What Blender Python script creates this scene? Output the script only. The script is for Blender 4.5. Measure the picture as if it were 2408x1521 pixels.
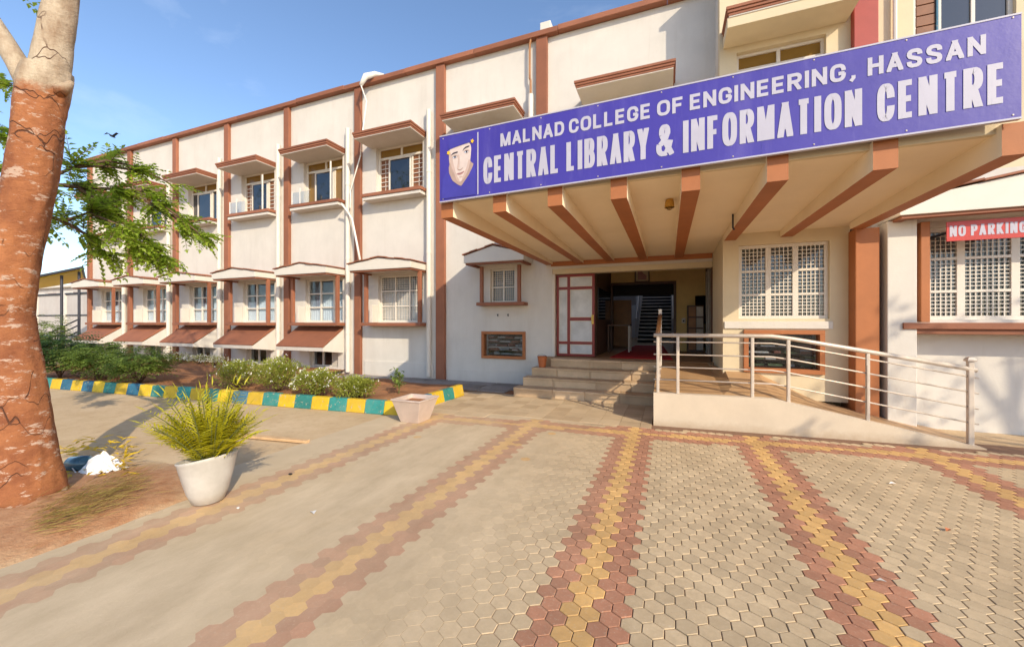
import bpy, bmesh, math, random
from mathutils import Vector, Matrix, noise
random.seed(7)
R = math.radians
for o in list(bpy.data.objects): bpy.data.objects.remove(o)
S = bpy.context.scene
C = S.collection
# ------------------------------------------------------------------ camera, sky, sun, exposure
FPX, CXP, HYP, YAW, EYE = 930.0, 1204.0, 757.0, R(21.5), 1.55      # pixels of a 2408 px wide picture
cam = bpy.data.cameras.new('camera'); camo = bpy.data.objects.new('camera', cam); C.objects.link(camo)
cam.sensor_width = 36; cam.lens = FPX / 2408 * 36; cam.shift_y = -3.5 / 2408
cam.clip_start = 0.05; cam.clip_end = 3000
camo.location = (0, 0, EYE); camo.rotation_euler = (R(90), 0, YAW)
S.camera = camo
SUNV = Vector((1.33, -1.04, .95)).normalized()                        # towards the sun
W = bpy.data.worlds.new('World'); S.world = W; W.use_nodes = True
nt = W.node_tree; nt.nodes.clear()
out = nt.nodes.new('ShaderNodeOutputWorld'); bg = nt.nodes.new('ShaderNodeBackground')
sky = nt.nodes.new('ShaderNodeTexSky'); sky.sky_type = 'NISHITA'; sky.sun_disc = False
sky.sun_elevation = math.asin(SUNV.z); sky.sun_rotation = math.atan2(SUNV.x, SUNV.y)
sky.altitude = 900; sky.air_density = 1.0; sky.dust_density = 1.7; sky.ozone_density = 2.2
tc = nt.nodes.new('ShaderNodeTexCoord'); mp = nt.nodes.new('ShaderNodeMapping'); mp.inputs['Scale'].default_value = (1.2, 3.0, 5.0)
mp.inputs['Rotation'].default_value = (0.2, 0.5, 0.4)
cn = nt.nodes.new('ShaderNodeTexNoise'); cn.inputs['Scale'].default_value = 1.6; cn.inputs['Detail'].default_value = 7; cn.inputs['Roughness'].default_value = .58
cr = nt.nodes.new('ShaderNodeValToRGB'); cr.color_ramp.elements[0].position = .60; cr.color_ramp.elements[0].color = (0, 0, 0, 1)
cr.color_ramp.elements[1].position = .82; cr.color_ramp.elements[1].color = (.16, .16, .16, 1)
mx = nt.nodes.new('ShaderNodeMixRGB'); mx.inputs[2].default_value = (5.2, 5.6, 6.2, 1)
L = nt.links.new
L(tc.outputs['Generated'], mp.inputs[0]); L(mp.outputs[0], cn.inputs['Vector']); L(cn.outputs['Fac'], cr.inputs[0])
L(cr.outputs[0], mx.inputs[0]); hs = nt.nodes.new('ShaderNodeHueSaturation'); hs.inputs['Saturation'].default_value = 1.02; L(sky.outputs[0], hs.inputs['Color']); L(hs.outputs[0], mx.inputs[1]); L(mx.outputs[0], bg.inputs[0]); L(bg.outputs[0], out.inputs[0])
bg.inputs[1].default_value = 0.11
sl = bpy.data.lights.new('sun', 'SUN'); sl.energy = 2.0; sl.angle = R(.53); sl.color = (1, .87, .66)
so = bpy.data.objects.new('sun', sl); C.objects.link(so); so.rotation_euler = SUNV.to_track_quat('Z', 'Y').to_euler(); so.location = SUNV * 40
S.view_settings.view_transform = 'Standard'; S.view_settings.look = 'None'; S.view_settings.gamma = 1
S.view_settings.use_curve_mapping = False; S.view_settings.exposure = 1.26
S.render.engine = 'CYCLES'; S.cycles.max_bounces = 8; S.cycles.diffuse_bounces = 5; S.cycles.transparent_max_bounces = 24
# ------------------------------------------------------------------ pixel helpers (2408 px wide picture -> metres)
SA, CA = math.sin(YAW), math.cos(YAW)
def TX(px, Y): return Y * math.tan(math.atan((px - CXP) / FPX) - YAW)   # x of a pixel column on the plane y=Y
def WP(px, py, d):                                                       # pixel at depth d
    r = (px - CXP) / FPX * d
    return Vector((r * CA - d * SA, r * SA + d * CA, EYE + (HYP - py) / FPX * d))
def GP(px, py, z=0.0): return WP(px, py, FPX * (EYE - z) / (py - HYP))   # pixel on the level z
# ------------------------------------------------------------------ materials
M = {}
def nodes(name):
    m = bpy.data.materials.new(name); m.use_nodes = True; n = m.node_tree; p = n.nodes['Principled BSDF']; M[name] = m
    return m, n, p
def pos(n, scale=1.0):
    g = n.nodes.new('ShaderNodeNewGeometry'); return g.outputs['Position']
def nz(n, scale, detail=4, rough=.6, vec=None, stretch=None):
    t = n.nodes.new('ShaderNodeTexNoise'); t.inputs['Scale'].default_value = scale; t.inputs['Detail'].default_value = detail; t.inputs['Roughness'].default_value = rough
    v = vec or pos(n)
    if stretch:
        m = n.nodes.new('ShaderNodeMapping'); m.inputs['Scale'].default_value = stretch; n.links.new(v, m.inputs[0]); v = m.outputs[0]
    n.links.new(v, t.inputs['Vector']); return t.outputs['Fac']
def ramp(n, fac, a, b, ca=(0, 0, 0, 1), cb=(1, 1, 1, 1)):
    r = n.nodes.new('ShaderNodeValToRGB'); e = r.color_ramp.elements; e[0].position = a; e[1].position = b; e[0].color = ca; e[1].color = cb
    n.links.new(fac, r.inputs[0]); return r.outputs[0]
def mix(n, fac, a, b, mode='MIX'):
    x = n.nodes.new('ShaderNodeMixRGB'); x.blend_type = mode
    for i, v in ((0, fac), (1, a), (2, b)):
        if isinstance(v, (float, int)): x.inputs[i].default_value = v
        elif isinstance(v, tuple): x.inputs[i].default_value = (*v[:3], 1)
        else: n.links.new(v, x.inputs[i])
    return x.outputs[0]
def bump(n, p, h, strength=.3, dist=.01):
    b = n.nodes.new('ShaderNodeBump'); b.inputs['Strength'].default_value = strength; b.inputs['Distance'].default_value = dist
    n.links.new(h, b.inputs['Height']); n.links.new(b.outputs[0], p.inputs['Normal'])
def sc(c, k): return tuple(min(1, x * k) for x in c)
def surf(name, col, rough=.8, var=.18, scale=3.0, bscale=60, bst=.25, bdist=.004, metal=0, stain=None, stain_amt=.3, streak=False):
    m, n, p = nodes(name)
    f = nz(n, scale, 6, .65)
    c = mix(n, ramp(n, f, .3, .7), sc(col, 1 - var), sc(col, 1 + var * .5))
    if name in ('stone', 'apron', 'flagstone', 'yellow_paint', 'teal_paint', 'blue_paint', 'brown', 'tile_floor', 'book_grey', 'paper', 'book_red', 'book_green'):
        oi = n.nodes.new('ShaderNodeObjectInfo'); c = mix(n, oi.outputs['Random'], mix(n, 1.0, c, (.74, .70, .66), 'MULTIPLY'), c)
    if stain:
        g = nz(n, 1.1, 7, .7, stretch=(2.2, 2.2, .35) if streak else None)
        c = mix(n, ramp(n, g, .5, .78, (0, 0, 0, 1), (stain_amt,) * 3 + (1,)), c, stain)
        g2 = nz(n, 9, 5, .7, stretch=(1, 1, .12) if streak else None)
        c = mix(n, ramp(n, g2, .58, .8, (0, 0, 0, 1), (stain_amt * .7,) * 3 + (1,)), c, stain)
    if name in ('yellow_paint', 'teal_paint', 'blue_paint'): c = mix(n, ramp(n, nz(n, 17, 6, .75), .60, .63), c, (.42, .34, .25))
    if name == 'ramp_plaster':
        gz = n.nodes.new('ShaderNodeSeparateXYZ'); n.links.new(pos(n), gz.inputs[0]); k1 = n.nodes.new('ShaderNodeMath'); k1.operation = 'MULTIPLY_ADD'; k1.inputs[1].default_value = .22; n.links.new(nz(n, 6, 6, .75), k1.inputs[0]); n.links.new(gz.outputs[2], k1.inputs[2])
        c = mix(n, ramp(n, k1.outputs[0], .10, .22, (.75, .75, .75, 1), (0, 0, 0, 1)), c, (.40, .29, .19))
    n.links.new(c, p.inputs['Base Color']); p.inputs['Roughness'].default_value = rough; p.inputs['Metallic'].default_value = metal
    if bst: bump(n, p, nz(n, bscale, 5, .6), bst, bdist)
    return m
surf('plaster', (.64, .595, .535), .88, .08, 1.2, 45, .4, .005, stain=(.42, .36, .29), stain_amt=.3, streak=True)
surf('plaster_cream', (.66, .55, .37), .88, .08, 1.3, 45, .3, .004, stain=(.55, .44, .30), stain_amt=.25, streak=True)
surf('plaster_ochre', (.80, .56, .22), .85, .12, 1.5, 40, .25, .004, stain=(.42, .28, .12), stain_amt=.3)
surf('soffit', (.86, .73, .53), .88, .06, 1.0, 40, .25, .003, stain=(.6, .48, .32), stain_amt=.22)
surf('brown', (.33, .125, .065), .7, .16, 2.2, 55, .3, .004, stain=(.22, .085, .05), stain_amt=.35, streak=True)
surf('brown_beam', (.40, .14, .045), .65, .14, 2.0, 55, .25, .003, stain=(.26, .085, .03), stain_amt=.3)
surf('red_paint', (.36, .06, .045), .6, .12, 2.5, 60, .2, .003, stain=(.25, .07, .05), stain_amt=.3)
surf('white_paint', (.68, .62, .54), .5, .05, 3, 80, .12, .002, stain=(.5, .46, .4), stain_amt=.18)
surf('white_metal', (.72, .68, .62), .42, .06, 4, 90, .1, .001, stain=(.5, .45, .38), stain_amt=.2)
surf('steel', (.62, .53, .44), .48, .15, 5, 120, .1, .001, metal=.35, stain=(.42, .33, .25), stain_amt=.4)
surf('door_red', (.24, .022, .016), .35, .2, 5, 70, .12, .002)
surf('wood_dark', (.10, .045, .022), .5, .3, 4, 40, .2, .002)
surf('wood', (.34, .15, .05), .5, .25, 4, 40, .2, .002)
surf('plank', (.62, .40, .21), .8, .25, 6, 40, .4, .003)
surf('shutter', (.22, .085, .035), .55, .25, 4, 50, .2, .002)
surf('carpet', (.5, .01, .01), .95, .25, 8, 200, .5, .003)
surf('stone', (.63, .46, .29), .75, .22, 2.6, 50, .35, .004, stain=(.27, .19, .12), stain_amt=.5)
surf('tile_floor', (.46, .28, .14), .55, .2, 2.4, 60, .2, .002, stain=(.6, .42, .27), stain_amt=.3)
surf('apron', (.58, .44, .28), .8, .16, 2.0, 50, .3, .003, stain=(.40, .29, .18), stain_amt=.35)
surf('ramp_plaster', (.57, .475, .36), .88, .1, 1.6, 45, .35, .004, stain=(.48, .38, .27), stain_amt=.35)
surf('flagstone', (.30, .27, .25), .8, .2, 3, 45, .4, .004, stain=(.2, .17, .15), stain_amt=.3)
surf('soil', (.33, .14, .055), .95, .35, 4, 25, .8, .03, stain=(.45, .27, .13), stain_amt=.6)
m, n, p = nodes('tree_soil'); g = n.nodes.new('ShaderNodeNewGeometry'); vd = n.nodes.new('ShaderNodeVectorMath'); vd.operation = 'DISTANCE'; vd.inputs[1].default_value = (-4.75, 1.65, 0)
n.links.new(g.outputs['Position'], vd.inputs[0]); ma = n.nodes.new('ShaderNodeMath'); ma.operation = 'MULTIPLY_ADD'; ma.inputs[1].default_value = .7; n.links.new(nz(n, 5, 6, .7), ma.inputs[0]); n.links.new(vd.outputs['Value'], ma.inputs[2])
c = mix(n, ramp(n, nz(n, 9, 6, .7), .3, .7), (.36, .16, .07), (.52, .29, .15)); c2 = mix(n, ramp(n, nz(n, .8, 7, .7), .35, .68), (.47, .325, .18), (.60, .45, .28))
mr = n.nodes.new('ShaderNodeMapRange'); mr.inputs[1].default_value = 1.15; mr.inputs[2].default_value = 1.55; n.links.new(ma.outputs[0], mr.inputs[0])
n.links.new(mix(n, mr.outputs[0], c, c2), p.inputs['Base Color']); p.inputs['Roughness'].default_value = .95; bump(n, p, nz(n, 30, 6, .7), .8, .02)
surf('yellow_paint', (.70, .47, .015), .65, .2, 5, 50, .35, .003, stain=(.45, .30, .08), stain_amt=.45)
surf('teal_paint', (.035, .27, .25), .65, .25, 5, 50, .35, .003, stain=(.25, .32, .26), stain_amt=.45)
surf('blue_paint', (.025, .15, .26), .65, .25, 5, 50, .35, .003, stain=(.16, .2, .2), stain_amt=.45)
surf('sign_blue', (.052, .036, .31), .42, .12, 1.1, 5, .25, .012, stain=(.17, .14, .42), stain_amt=.5, streak=True)
surf('sign_letter', (.46, .44, .52), .45, .05, 4, 60, .05, .001, stain=(.6, .6, .72), stain_amt=.3)
surf('sign_red', (.50, .035, .025), .4, .12, 3, 50, .08, .001, stain=(.35, .05, .04), stain_amt=.3)
surf('print_skin', (.66, .54, .49), .45, .12, 9, 60, .03, .001)
surf('print_skin_mid', (.55, .40, .34), .45, .12, 14, 60, .03, .001)
surf('print_skin_shade', (.42, .29, .24), .45, .12, 9, 60, .03, .001)
surf('print_dark', (.06, .045, .06), .45, .2, 9, 60, .03, .001)
surf('print_navy', (.055, .045, .33), .42, .15, 4, 60, .03, .001)
surf('print_lip', (.45, .22, .2), .45, .12, 9, 60, .03, .001)
surf('print_yellow', (.85, .5, .02), .45, .15, 9, 60, .03, .001)
surf('print_eye', (.62, .68, .8), .45, .1, 9, 60, .03, .001)
surf('terracotta', (.42, .12, .035), .6, .2, 6, 60, .2, .002)
surf('pot_grey', (.56, .53, .49), .5, .12, 4, 60, .2, .002, stain=(.4, .34, .27), stain_amt=.4)
surf('pot_metal', (.62, .50, .43), .4, .15, 4, 60, .15, .002, metal=.25)
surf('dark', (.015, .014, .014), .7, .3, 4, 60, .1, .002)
surf('dark_metal', (.05, .05, .065), .5, .3, 4, 60, .1, .002, metal=.4)
surf('paper', (.62, .58, .52), .8, .2, 7, 60, .1, .002)
surf('book_grey', (.24, .23, .22), .7, .3, 7, 60, .1, .002)
surf('book_red', (.25, .07, .04), .7, .3, 7, 60, .1, .002)
surf('book_green', (.10, .14, .05), .7, .4, 9, 60, .1, .002)
surf('brass', (.6, .38, .1), .3, .1, 7, 60, .05, .001, metal=.9)
surf('curtain', (.82, .79, .74), .9, .08, 4, 60, .1, .002)
surf('blind', (.66, .63, .58), .8, .2, 6, 60, .1, .002)
surf('yellow_tarp', (.75, .52, .06), .7, .1, 3, 60, .1, .002)
surf('bark', (.12, .07, .04), .9, .3, 6, 40, .7, .01)
surf('stem_green', (.12, .13, .03), .8, .3, 6, 40, .3, .004)
surf('petal', (.80, .78, .74), .7, .08, 9, 60, .0)
surf('petal_yellow', (.72, .48, .02), .7, .2, 9, 60, .0)
surf('dry_grass', (.42, .33, .09), .9, .35, 12, 60, .0)
surf('far_wall', (.52, .48, .45), .9, .12, .7, 30, .3, .01, stain=(.36, .3, .27), stain_amt=.45, streak=True)
surf('bag', (.76, .74, .74), .4, .08, 6, 60, .1, .002)
surf('blue_glass', (.04, .10, .14), .08, .4, 14, 60, .05, .001)
surf('rust_stain', (.45, .2, .1), .8, .3, 12, 60, .1, .001)
def glass(name, tint=(.9, .95, 1), k=.94, rough=.03):
    m, n, p = nodes(name); n.nodes.remove(p)
    o = n.nodes['Material Output']; g = n.nodes.new('ShaderNodeBsdfGlossy'); g.inputs['Roughness'].default_value = rough
    t = n.nodes.new('ShaderNodeBsdfTransparent'); t.inputs[0].default_value = (*[x * k for x in tint], 1)
    f = n.nodes.new('ShaderNodeFresnel'); ge = n.nodes.new('ShaderNodeNewGeometry'); mr_ = n.nodes.new('ShaderNodeMapRange'); mr_.inputs[3].default_value = 1.5; mr_.inputs[4].default_value = 1 / 1.5
    n.links.new(ge.outputs['Backfacing'], mr_.inputs[0]); n.links.new(mr_.outputs[0], f.inputs[0])
    x = n.nodes.new('ShaderNodeMixShader'); n.links.new(f.outputs[0], x.inputs[0]); n.links.new(t.outputs[0], x.inputs[1]); n.links.new(g.outputs[0], x.inputs[2])
    n.links.new(x.outputs[0], o.inputs['Surface'])
glass('glass'); glass('glass_tint', (.55, .68, .9), .55)
m, n, p = nodes('glass_dark'); p.inputs['Base Color'].default_value = (.012, .014, .02, 1); p.inputs['Roughness'].default_value = .04; p.inputs['IOR'].default_value = 1.9
bump(n, p, nz(n, 2.0, 2, .5), .06, .02)
m, n, p = nodes('glass_amber'); p.inputs['Base Color'].default_value = (.22, .12, .025, 1); p.inputs['Roughness'].default_value = .12
bump(n, p, nz(n, 3.0, 2, .5), .06, .02)
m, n, p = nodes('glass_frost'); c = mix(n, ramp(n, nz(n, 3, 4), .35, .7), (.46, .47, .48), (.66, .67, .68)); n.links.new(c, p.inputs['Base Color']); p.inputs['Roughness'].default_value = .3
def leafmat(name, c1, c2, trans=.35):
    m, n, p = nodes(name); g = n.nodes.new('ShaderNodeNewGeometry')
    col = mix(n, g.outputs['Random Per Island'], c1, c2); col = mix(n, ramp(n, nz(n, 1.8, 2), .3, .7), col, mix(n, .6, col, c2))
    n.links.new(col, p.inputs['Base Color']); p.inputs['Roughness'].default_value = .5
    t = n.nodes.new('ShaderNodeBsdfTranslucent'); n.links.new(mix(n, .5, col, sc(c2, 1.6)), t.inputs[0])
    x = n.nodes.new('ShaderNodeMixShader'); x.inputs[0].default_value = trans; o = n.nodes['Material Output']
    n.links.new(p.outputs[0], x.inputs[1]); n.links.new(t.outputs[0], x.inputs[2]); n.links.new(x.outputs[0], o.inputs['Surface'])
leafmat('leaf_tree', (.06, .16, .015), (.40, .50, .06), .5)
leafmat('leaf_dark', (.02, .055, .02), (.07, .13, .03), .25)
leafmat('leaf_mid', (.06, .13, .025), (.21, .28, .05))
leafmat('leaf_bush', (.12, .16, .02), (.36, .38, .06))
leafmat('leaf_palm', (.26, .28, .012), (.62, .56, .03), .45)
leafmat('leaf_yellow', (.45, .30, .01), (.7, .48, .03), .3)
# hex pavers: per-island tint, dust that thickens towards the sandy side of the yard
def paver(name, col, var=.14, dusty=.6):
    m, n, p = nodes(name); g = n.nodes.new('ShaderNodeNewGeometry'); oi = n.nodes.new('ShaderNodeObjectInfo')
    ad = n.nodes.new('ShaderNodeMath'); ad.operation = 'ADD'; n.links.new(g.outputs['Random Per Island'], ad.inputs[0]); n.links.new(oi.outputs['Random'], ad.inputs[1])
    fr = n.nodes.new('ShaderNodeMath'); fr.operation = 'FRACT'; n.links.new(ad.outputs[0], fr.inputs[0])
    c = mix(n, fr.outputs[0], sc(col, 1 - var), sc(col, 1 + var))
    c = mix(n, ramp(n, nz(n, 22, 5, .7), .35, .7), c, mix(n, .5, c, sc(col, .72)))
    c = mix(n, ramp(n, nz(n, 60, 4, .7), .55, .75), c, mix(n, .45, c, (.62, .54, .42)))
    c = mix(n, 1.0, c, ramp(n, nz(n, 1.1, 7, .72), .28, .62, (.70, .66, .62, 1), (1.04, 1.03, 1.02, 1)), 'MULTIPLY')
    c = mix(n, ramp(n, nz(n, 130, 3, .6), .66, .72, cb=(.6, .6, .6, 1)), c, (.25, .17, .11))
    sx = n.nodes.new('ShaderNodeSeparateXYZ'); n.links.new(g.outputs['Position'], sx.inputs[0])
    mr = n.nodes.new('ShaderNodeMapRange'); mr.inputs[1].default_value = -.2; mr.inputs[2].default_value = -2.6; mr.inputs[3].default_value = .08; mr.inputs[4].default_value = dusty
    n.links.new(sx.outputs[0], mr.inputs[0])
    d1 = ramp(n, nz(n, 1.6, 6, .65, stretch=(1, .45, 1)), .12, .5)
    mm = n.nodes.new('ShaderNodeMath'); mm.operation = 'MULTIPLY'; n.links.new(d1, mm.inputs[0]); n.links.new(mr.outputs[0], mm.inputs[1])
    c = mix(n, mm.outputs[0], c, mix(n, ramp(n, nz(n, 2.2, 7, .7, stretch=(1.6, .6, 1)), .3, .7), (.43, .33, .21), (.60, .475, .32)))
    n.links.new(c, p.inputs['Base Color']); p.inputs['Roughness'].default_value = .85
    bump(n, p, nz(n, 70, 5, .7), .45, .003)
paver('paver_cream', (.56, .425, .26), .14, .97); paver('paver_red', (.43, .185, .105), .18, .6); paver('paver_yellow', (.66, .39, .13), .14, .5)
# joint filler
m, n, p = nodes('joint'); g = n.nodes.new('ShaderNodeNewGeometry'); sx = n.nodes.new('ShaderNodeSeparateXYZ'); n.links.new(g.outputs['Position'], sx.inputs[0])
mr = n.nodes.new('ShaderNodeMapRange'); mr.inputs[1].default_value = -.3; mr.inputs[2].default_value = -1.4; n.links.new(sx.outputs[0], mr.inputs[0])
c = mix(n, mr.outputs[0], (.20, .11, .065), mix(n, nz(n, 3, 4), (.43, .33, .21), (.60, .475, .32))); n.links.new(c, p.inputs['Base Color']); p.inputs['Roughness'].default_value = .95
# sandy ground
m, n, p = nodes('sand'); a = nz(n, .8, 7, .7); b = nz(n, 7, 5, .7)
c = mix(n, ramp(n, a, .35, .68), (.47, .325, .18), (.60, .45, .28)); c = mix(n, ramp(n, b, .5, .75, cb=(.5, .5, .5, 1)), c, (.36, .23, .12))
n.links.new(c, p.inputs['Base Color']); p.inputs['Roughness'].default_value = .95; bump(n, p, nz(n, 14, 6, .7), .5, .02)
# painted, peeling trunk
m, n, p = nodes('trunk'); g = n.nodes.new('ShaderNodeNewGeometry'); sx = n.nodes.new('ShaderNodeSeparateXYZ'); n.links.new(g.outputs['Position'], sx.inputs[0])
w = nz(n, 4.5, 6, .7); ad = n.nodes.new('ShaderNodeMath'); ad.operation = 'MULTIPLY_ADD'; ad.inputs[1].default_value = .35; n.links.new(w, ad.inputs[0]); n.links.new(sx.outputs[2], ad.inputs[2])
up = ramp(n, ad.outputs[0], 0, 1); 
mr = n.nodes.new('ShaderNodeMapRange'); mr.inputs[1].default_value = 3.62; mr.inputs[2].default_value = 3.70; n.links.new(ad.outputs[0], mr.inputs[0])
low = mix(n, ramp(n, nz(n, 3.0, 7, .75), .35, .65), (.20, .062, .022), (.37, .14, .05))
low = mix(n, ramp(n, nz(n, 7, 7, .75, stretch=(1, 1, 2.6)), .555, .60), low, (.45, .31, .23))
hi = mix(n, ramp(n, nz(n, 5, 6, .7, stretch=(1, 1, .4)), .35, .65), (.28, .19, .12), (.56, .47, .35))
c = mix(n, mr.outputs[0], low, hi)
vt = n.nodes.new('ShaderNodeTexVoronoi'); vt.feature = 'DISTANCE_TO_EDGE'; vt.inputs['Scale'].default_value = 2.6
mpn = n.nodes.new('ShaderNodeMapping'); mpn.inputs['Scale'].default_value = (1, 1, 1.9)
wv = mix(n, .22, g.outputs['Position'], n.nodes.new('ShaderNodeTexNoise').outputs['Color']); n.links.new(wv, mpn.inputs[0]); n.links.new(mpn.outputs[0], vt.inputs['Vector'])
crk = ramp(n, vt.outputs['Distance'], .004, .012); msk = ramp(n, nz(n, 2.3, 3), .47, .52)
cm = n.nodes.new('ShaderNodeMath'); cm.operation = 'MAXIMUM'; n.links.new(crk, cm.inputs[0]); n.links.new(msk, cm.inputs[1])
c = mix(n, cm.outputs[0], (.10, .035, .015), c)
n.links.new(c, p.inputs['Base Color']); p.inputs['Roughness'].default_value = .85
hb = mix(n, .5, nz(n, 16, 7, .7, stretch=(1, 1, 2)), cm.outputs[0]); bump(n, p, hb, .9, .03)
# translucent-looking white plastic pot
m, n, p = nodes('plastic'); c = mix(n, ramp(n, nz(n, 4, 5), .35, .7), (.44, .41, .37), (.58, .55, .51)); n.links.new(c, p.inputs['Base Color']); p.inputs['Roughness'].default_value = .4
# ------------------------------------------------------------------ mesh builder and object helpers
ORG = {}
class MB:
    def __init__(s): s.v = []; s.f = []; s.mi = []
    def add(s, vs, fs, mi=0):
        b = len(s.v); s.v += [tuple(x) for x in vs]; s.f += [tuple(b + i for i in f) for f in fs]; s.mi += [mi] * len(fs); return s
    def box(s, x0, x1, y0, y1, z0, z1, mi=0):
        return s.add([(x0, y0, z0), (x1, y0, z0), (x1, y1, z0), (x0, y1, z0), (x0, y0, z1), (x1, y0, z1), (x1, y1, z1), (x0, y1, z1)],
                     [(0, 3, 2, 1), (4, 5, 6, 7), (0, 1, 5, 4), (1, 2, 6, 5), (2, 3, 7, 6), (3, 0, 4, 7)], mi)
    def hexa(s, b, t, mi=0):   # bottom ring, top ring of equal length
        k = len(b); fs = [tuple(reversed(range(k))), tuple(range(k, 2 * k))] + [(i, (i + 1) % k, k + (i + 1) % k, k + i) for i in range(k)]
        return s.add(list(b) + list(t), fs, mi)
    def prism_y(s, poly, y0, y1):  # polygon in x,z
        return s.hexa([(x, y1, z) for x, z in poly], [(x, y0, z) for x, z in poly])
    def prism_z(s, poly, z0, z1): return s.hexa([(x, y, z0) for x, y in poly], [(x, y, z1) for x, y in poly])
    def prism_x(s, poly, x0, x1): return s.hexa([(x0, y, z) for y, z in poly], [(x1, y, z) for y, z in poly])
    def tube(s, pts, rad, k=8, cap=True):
        pts = [Vector(p) for p in pts]; n = len(pts)
        if not isinstance(rad, (list, tuple)): rad = [rad] * n
        b = len(s.v); ref = None
        for i, p in enumerate(pts):
            t = (pts[min(i + 1, n - 1)] - pts[max(i - 1, 0)]).normalized()
            if ref is None: ref = t.orthogonal().normalized()
            ref = (ref - t * ref.dot(t)).normalized(); q = t.cross(ref)
            for j in range(k):
                a = 2 * math.pi * j / k; s.v.append(tuple(p + (ref * math.cos(a) + q * math.sin(a)) * rad[i]))
        for i in range(n - 1):
            for j in range(k):
                s.f.append((b + i * k + j, b + i * k + (j + 1) % k, b + (i + 1) * k + (j + 1) % k, b + (i + 1) * k + j)); s.mi.append(0)
        if cap: s.f += [tuple(b + j for j in reversed(range(k))), tuple(b + (n - 1) * k + j for j in range(k))]; s.mi += [0, 0]
        return s
    def lathe(s, c, prof, k=20, sq=False):
        c = Vector(c); b = len(s.v)
        for r, z in prof:
            for j in range(k): a = 2 * math.pi * (j + .5) / k; s.v.append((c.x + r * math.cos(a), c.y + r * math.sin(a), c.z + z))
        for i in range(len(prof) - 1):
            for j in range(k): s.f.append((b + i * k + j, b + i * k + (j + 1) % k, b + (i + 1) * k + (j + 1) % k, b + (i + 1) * k + j)); s.mi.append(0)
        s.f += [tuple(b + j for j in reversed(range(k))), tuple(b + (len(prof) - 1) * k + j for j in range(k))]; s.mi += [0, 0]
        return s
    def build(s, name, mat, parent=None, bevel=0, smooth=False, org=None):
        me = bpy.data.meshes.new(name)
        o = ORG.get(parent) if parent else (Vector(org) if org else Vector((0, 0, 0)))
        me.from_pydata([(x - o.x, y - o.y, z - o.z) for x, y, z in s.v], [], s.f)
        for mm in (mat if isinstance(mat, (list, tuple)) else [mat]): me.materials.append(M[mm])
        if any(s.mi): me.polygons.foreach_set('material_index', s.mi)
        if smooth: me.polygons.foreach_set('use_smooth', [True] * len(me.polygons))
        me.update()
        ob = bpy.data.objects.new(name, me); C.objects.link(ob); ORG[ob] = o.copy()
        if parent: ob.parent = parent
        else: ob.location = o
        if bevel:
            b = ob.modifiers.new('bevel', 'BEVEL'); b.width = bevel; b.segments = 2; b.limit_method = 'ANGLE'; b.angle_limit = R(40)
        return ob
def tag(o, label, cat, group=None):
    o['label'] = label; o['category'] = cat
    if group: o['group'] = group
    return o
def thing(name, loc, label, cat, group=None):
    o = bpy.data.objects.new(name, None); C.objects.link(o); o.location = loc; o.empty_display_size = .2; ORG[o] = Vector(loc)
    return tag(o, label, cat, group)
def struct(o): o['kind'] = 'structure'; return o
def box(name, mat, parent, x0, x1, y0, y1, z0, z1, bevel=0): return MB().box(x0, x1, y0, y1, z0, z1).build(name, mat, parent, bevel)
def wall(parent, mat, x0, x1, z0, z1, y0, y1, holes=()):
    xs = sorted({x0, x1, *[h[0] for h in holes], *[h[1] for h in holes]}); zs = sorted({z0, z1, *[h[2] for h in holes], *[h[3] for h in holes]})
    def solid(i, j):
        if i < 0 or j < 0 or i >= len(xs) - 1 or j >= len(zs) - 1: return False
        cx, cz = (xs[i] + xs[i + 1]) / 2, (zs[j] + zs[j + 1]) / 2
        return not any(h[0] < cx < h[1] and h[2] < cz < h[3] for h in holes)
    m = MB()
    for i in range(len(xs) - 1):
        for j in range(len(zs) - 1):
            if not solid(i, j): continue
            a, b, c, d = xs[i], xs[i + 1], zs[j], zs[j + 1]
            m.add([(a, y0, c), (b, y0, c), (b, y0, d), (a, y0, d)], [(0, 1, 2, 3)]); m.add([(a, y1, c), (b, y1, c), (b, y1, d), (a, y1, d)], [(3, 2, 1, 0)])
            if not solid(i - 1, j): m.add([(a, y0, c), (a, y0, d), (a, y1, d), (a, y1, c)], [(0, 1, 2, 3)])
            if not solid(i + 1, j): m.add([(b, y0, c), (b, y1, c), (b, y1, d), (b, y0, d)], [(0, 1, 2, 3)])
            if not solid(i, j - 1): m.add([(a, y0, c), (a, y1, c), (b, y1, c), (b, y0, c)], [(0, 1, 2, 3)])
            if not solid(i, j + 1): m.add([(a, y0, d), (b, y0, d), (b, y1, d), (a, y1, d)], [(0, 1, 2, 3)])
    return m.build('wall', mat, parent)
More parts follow.
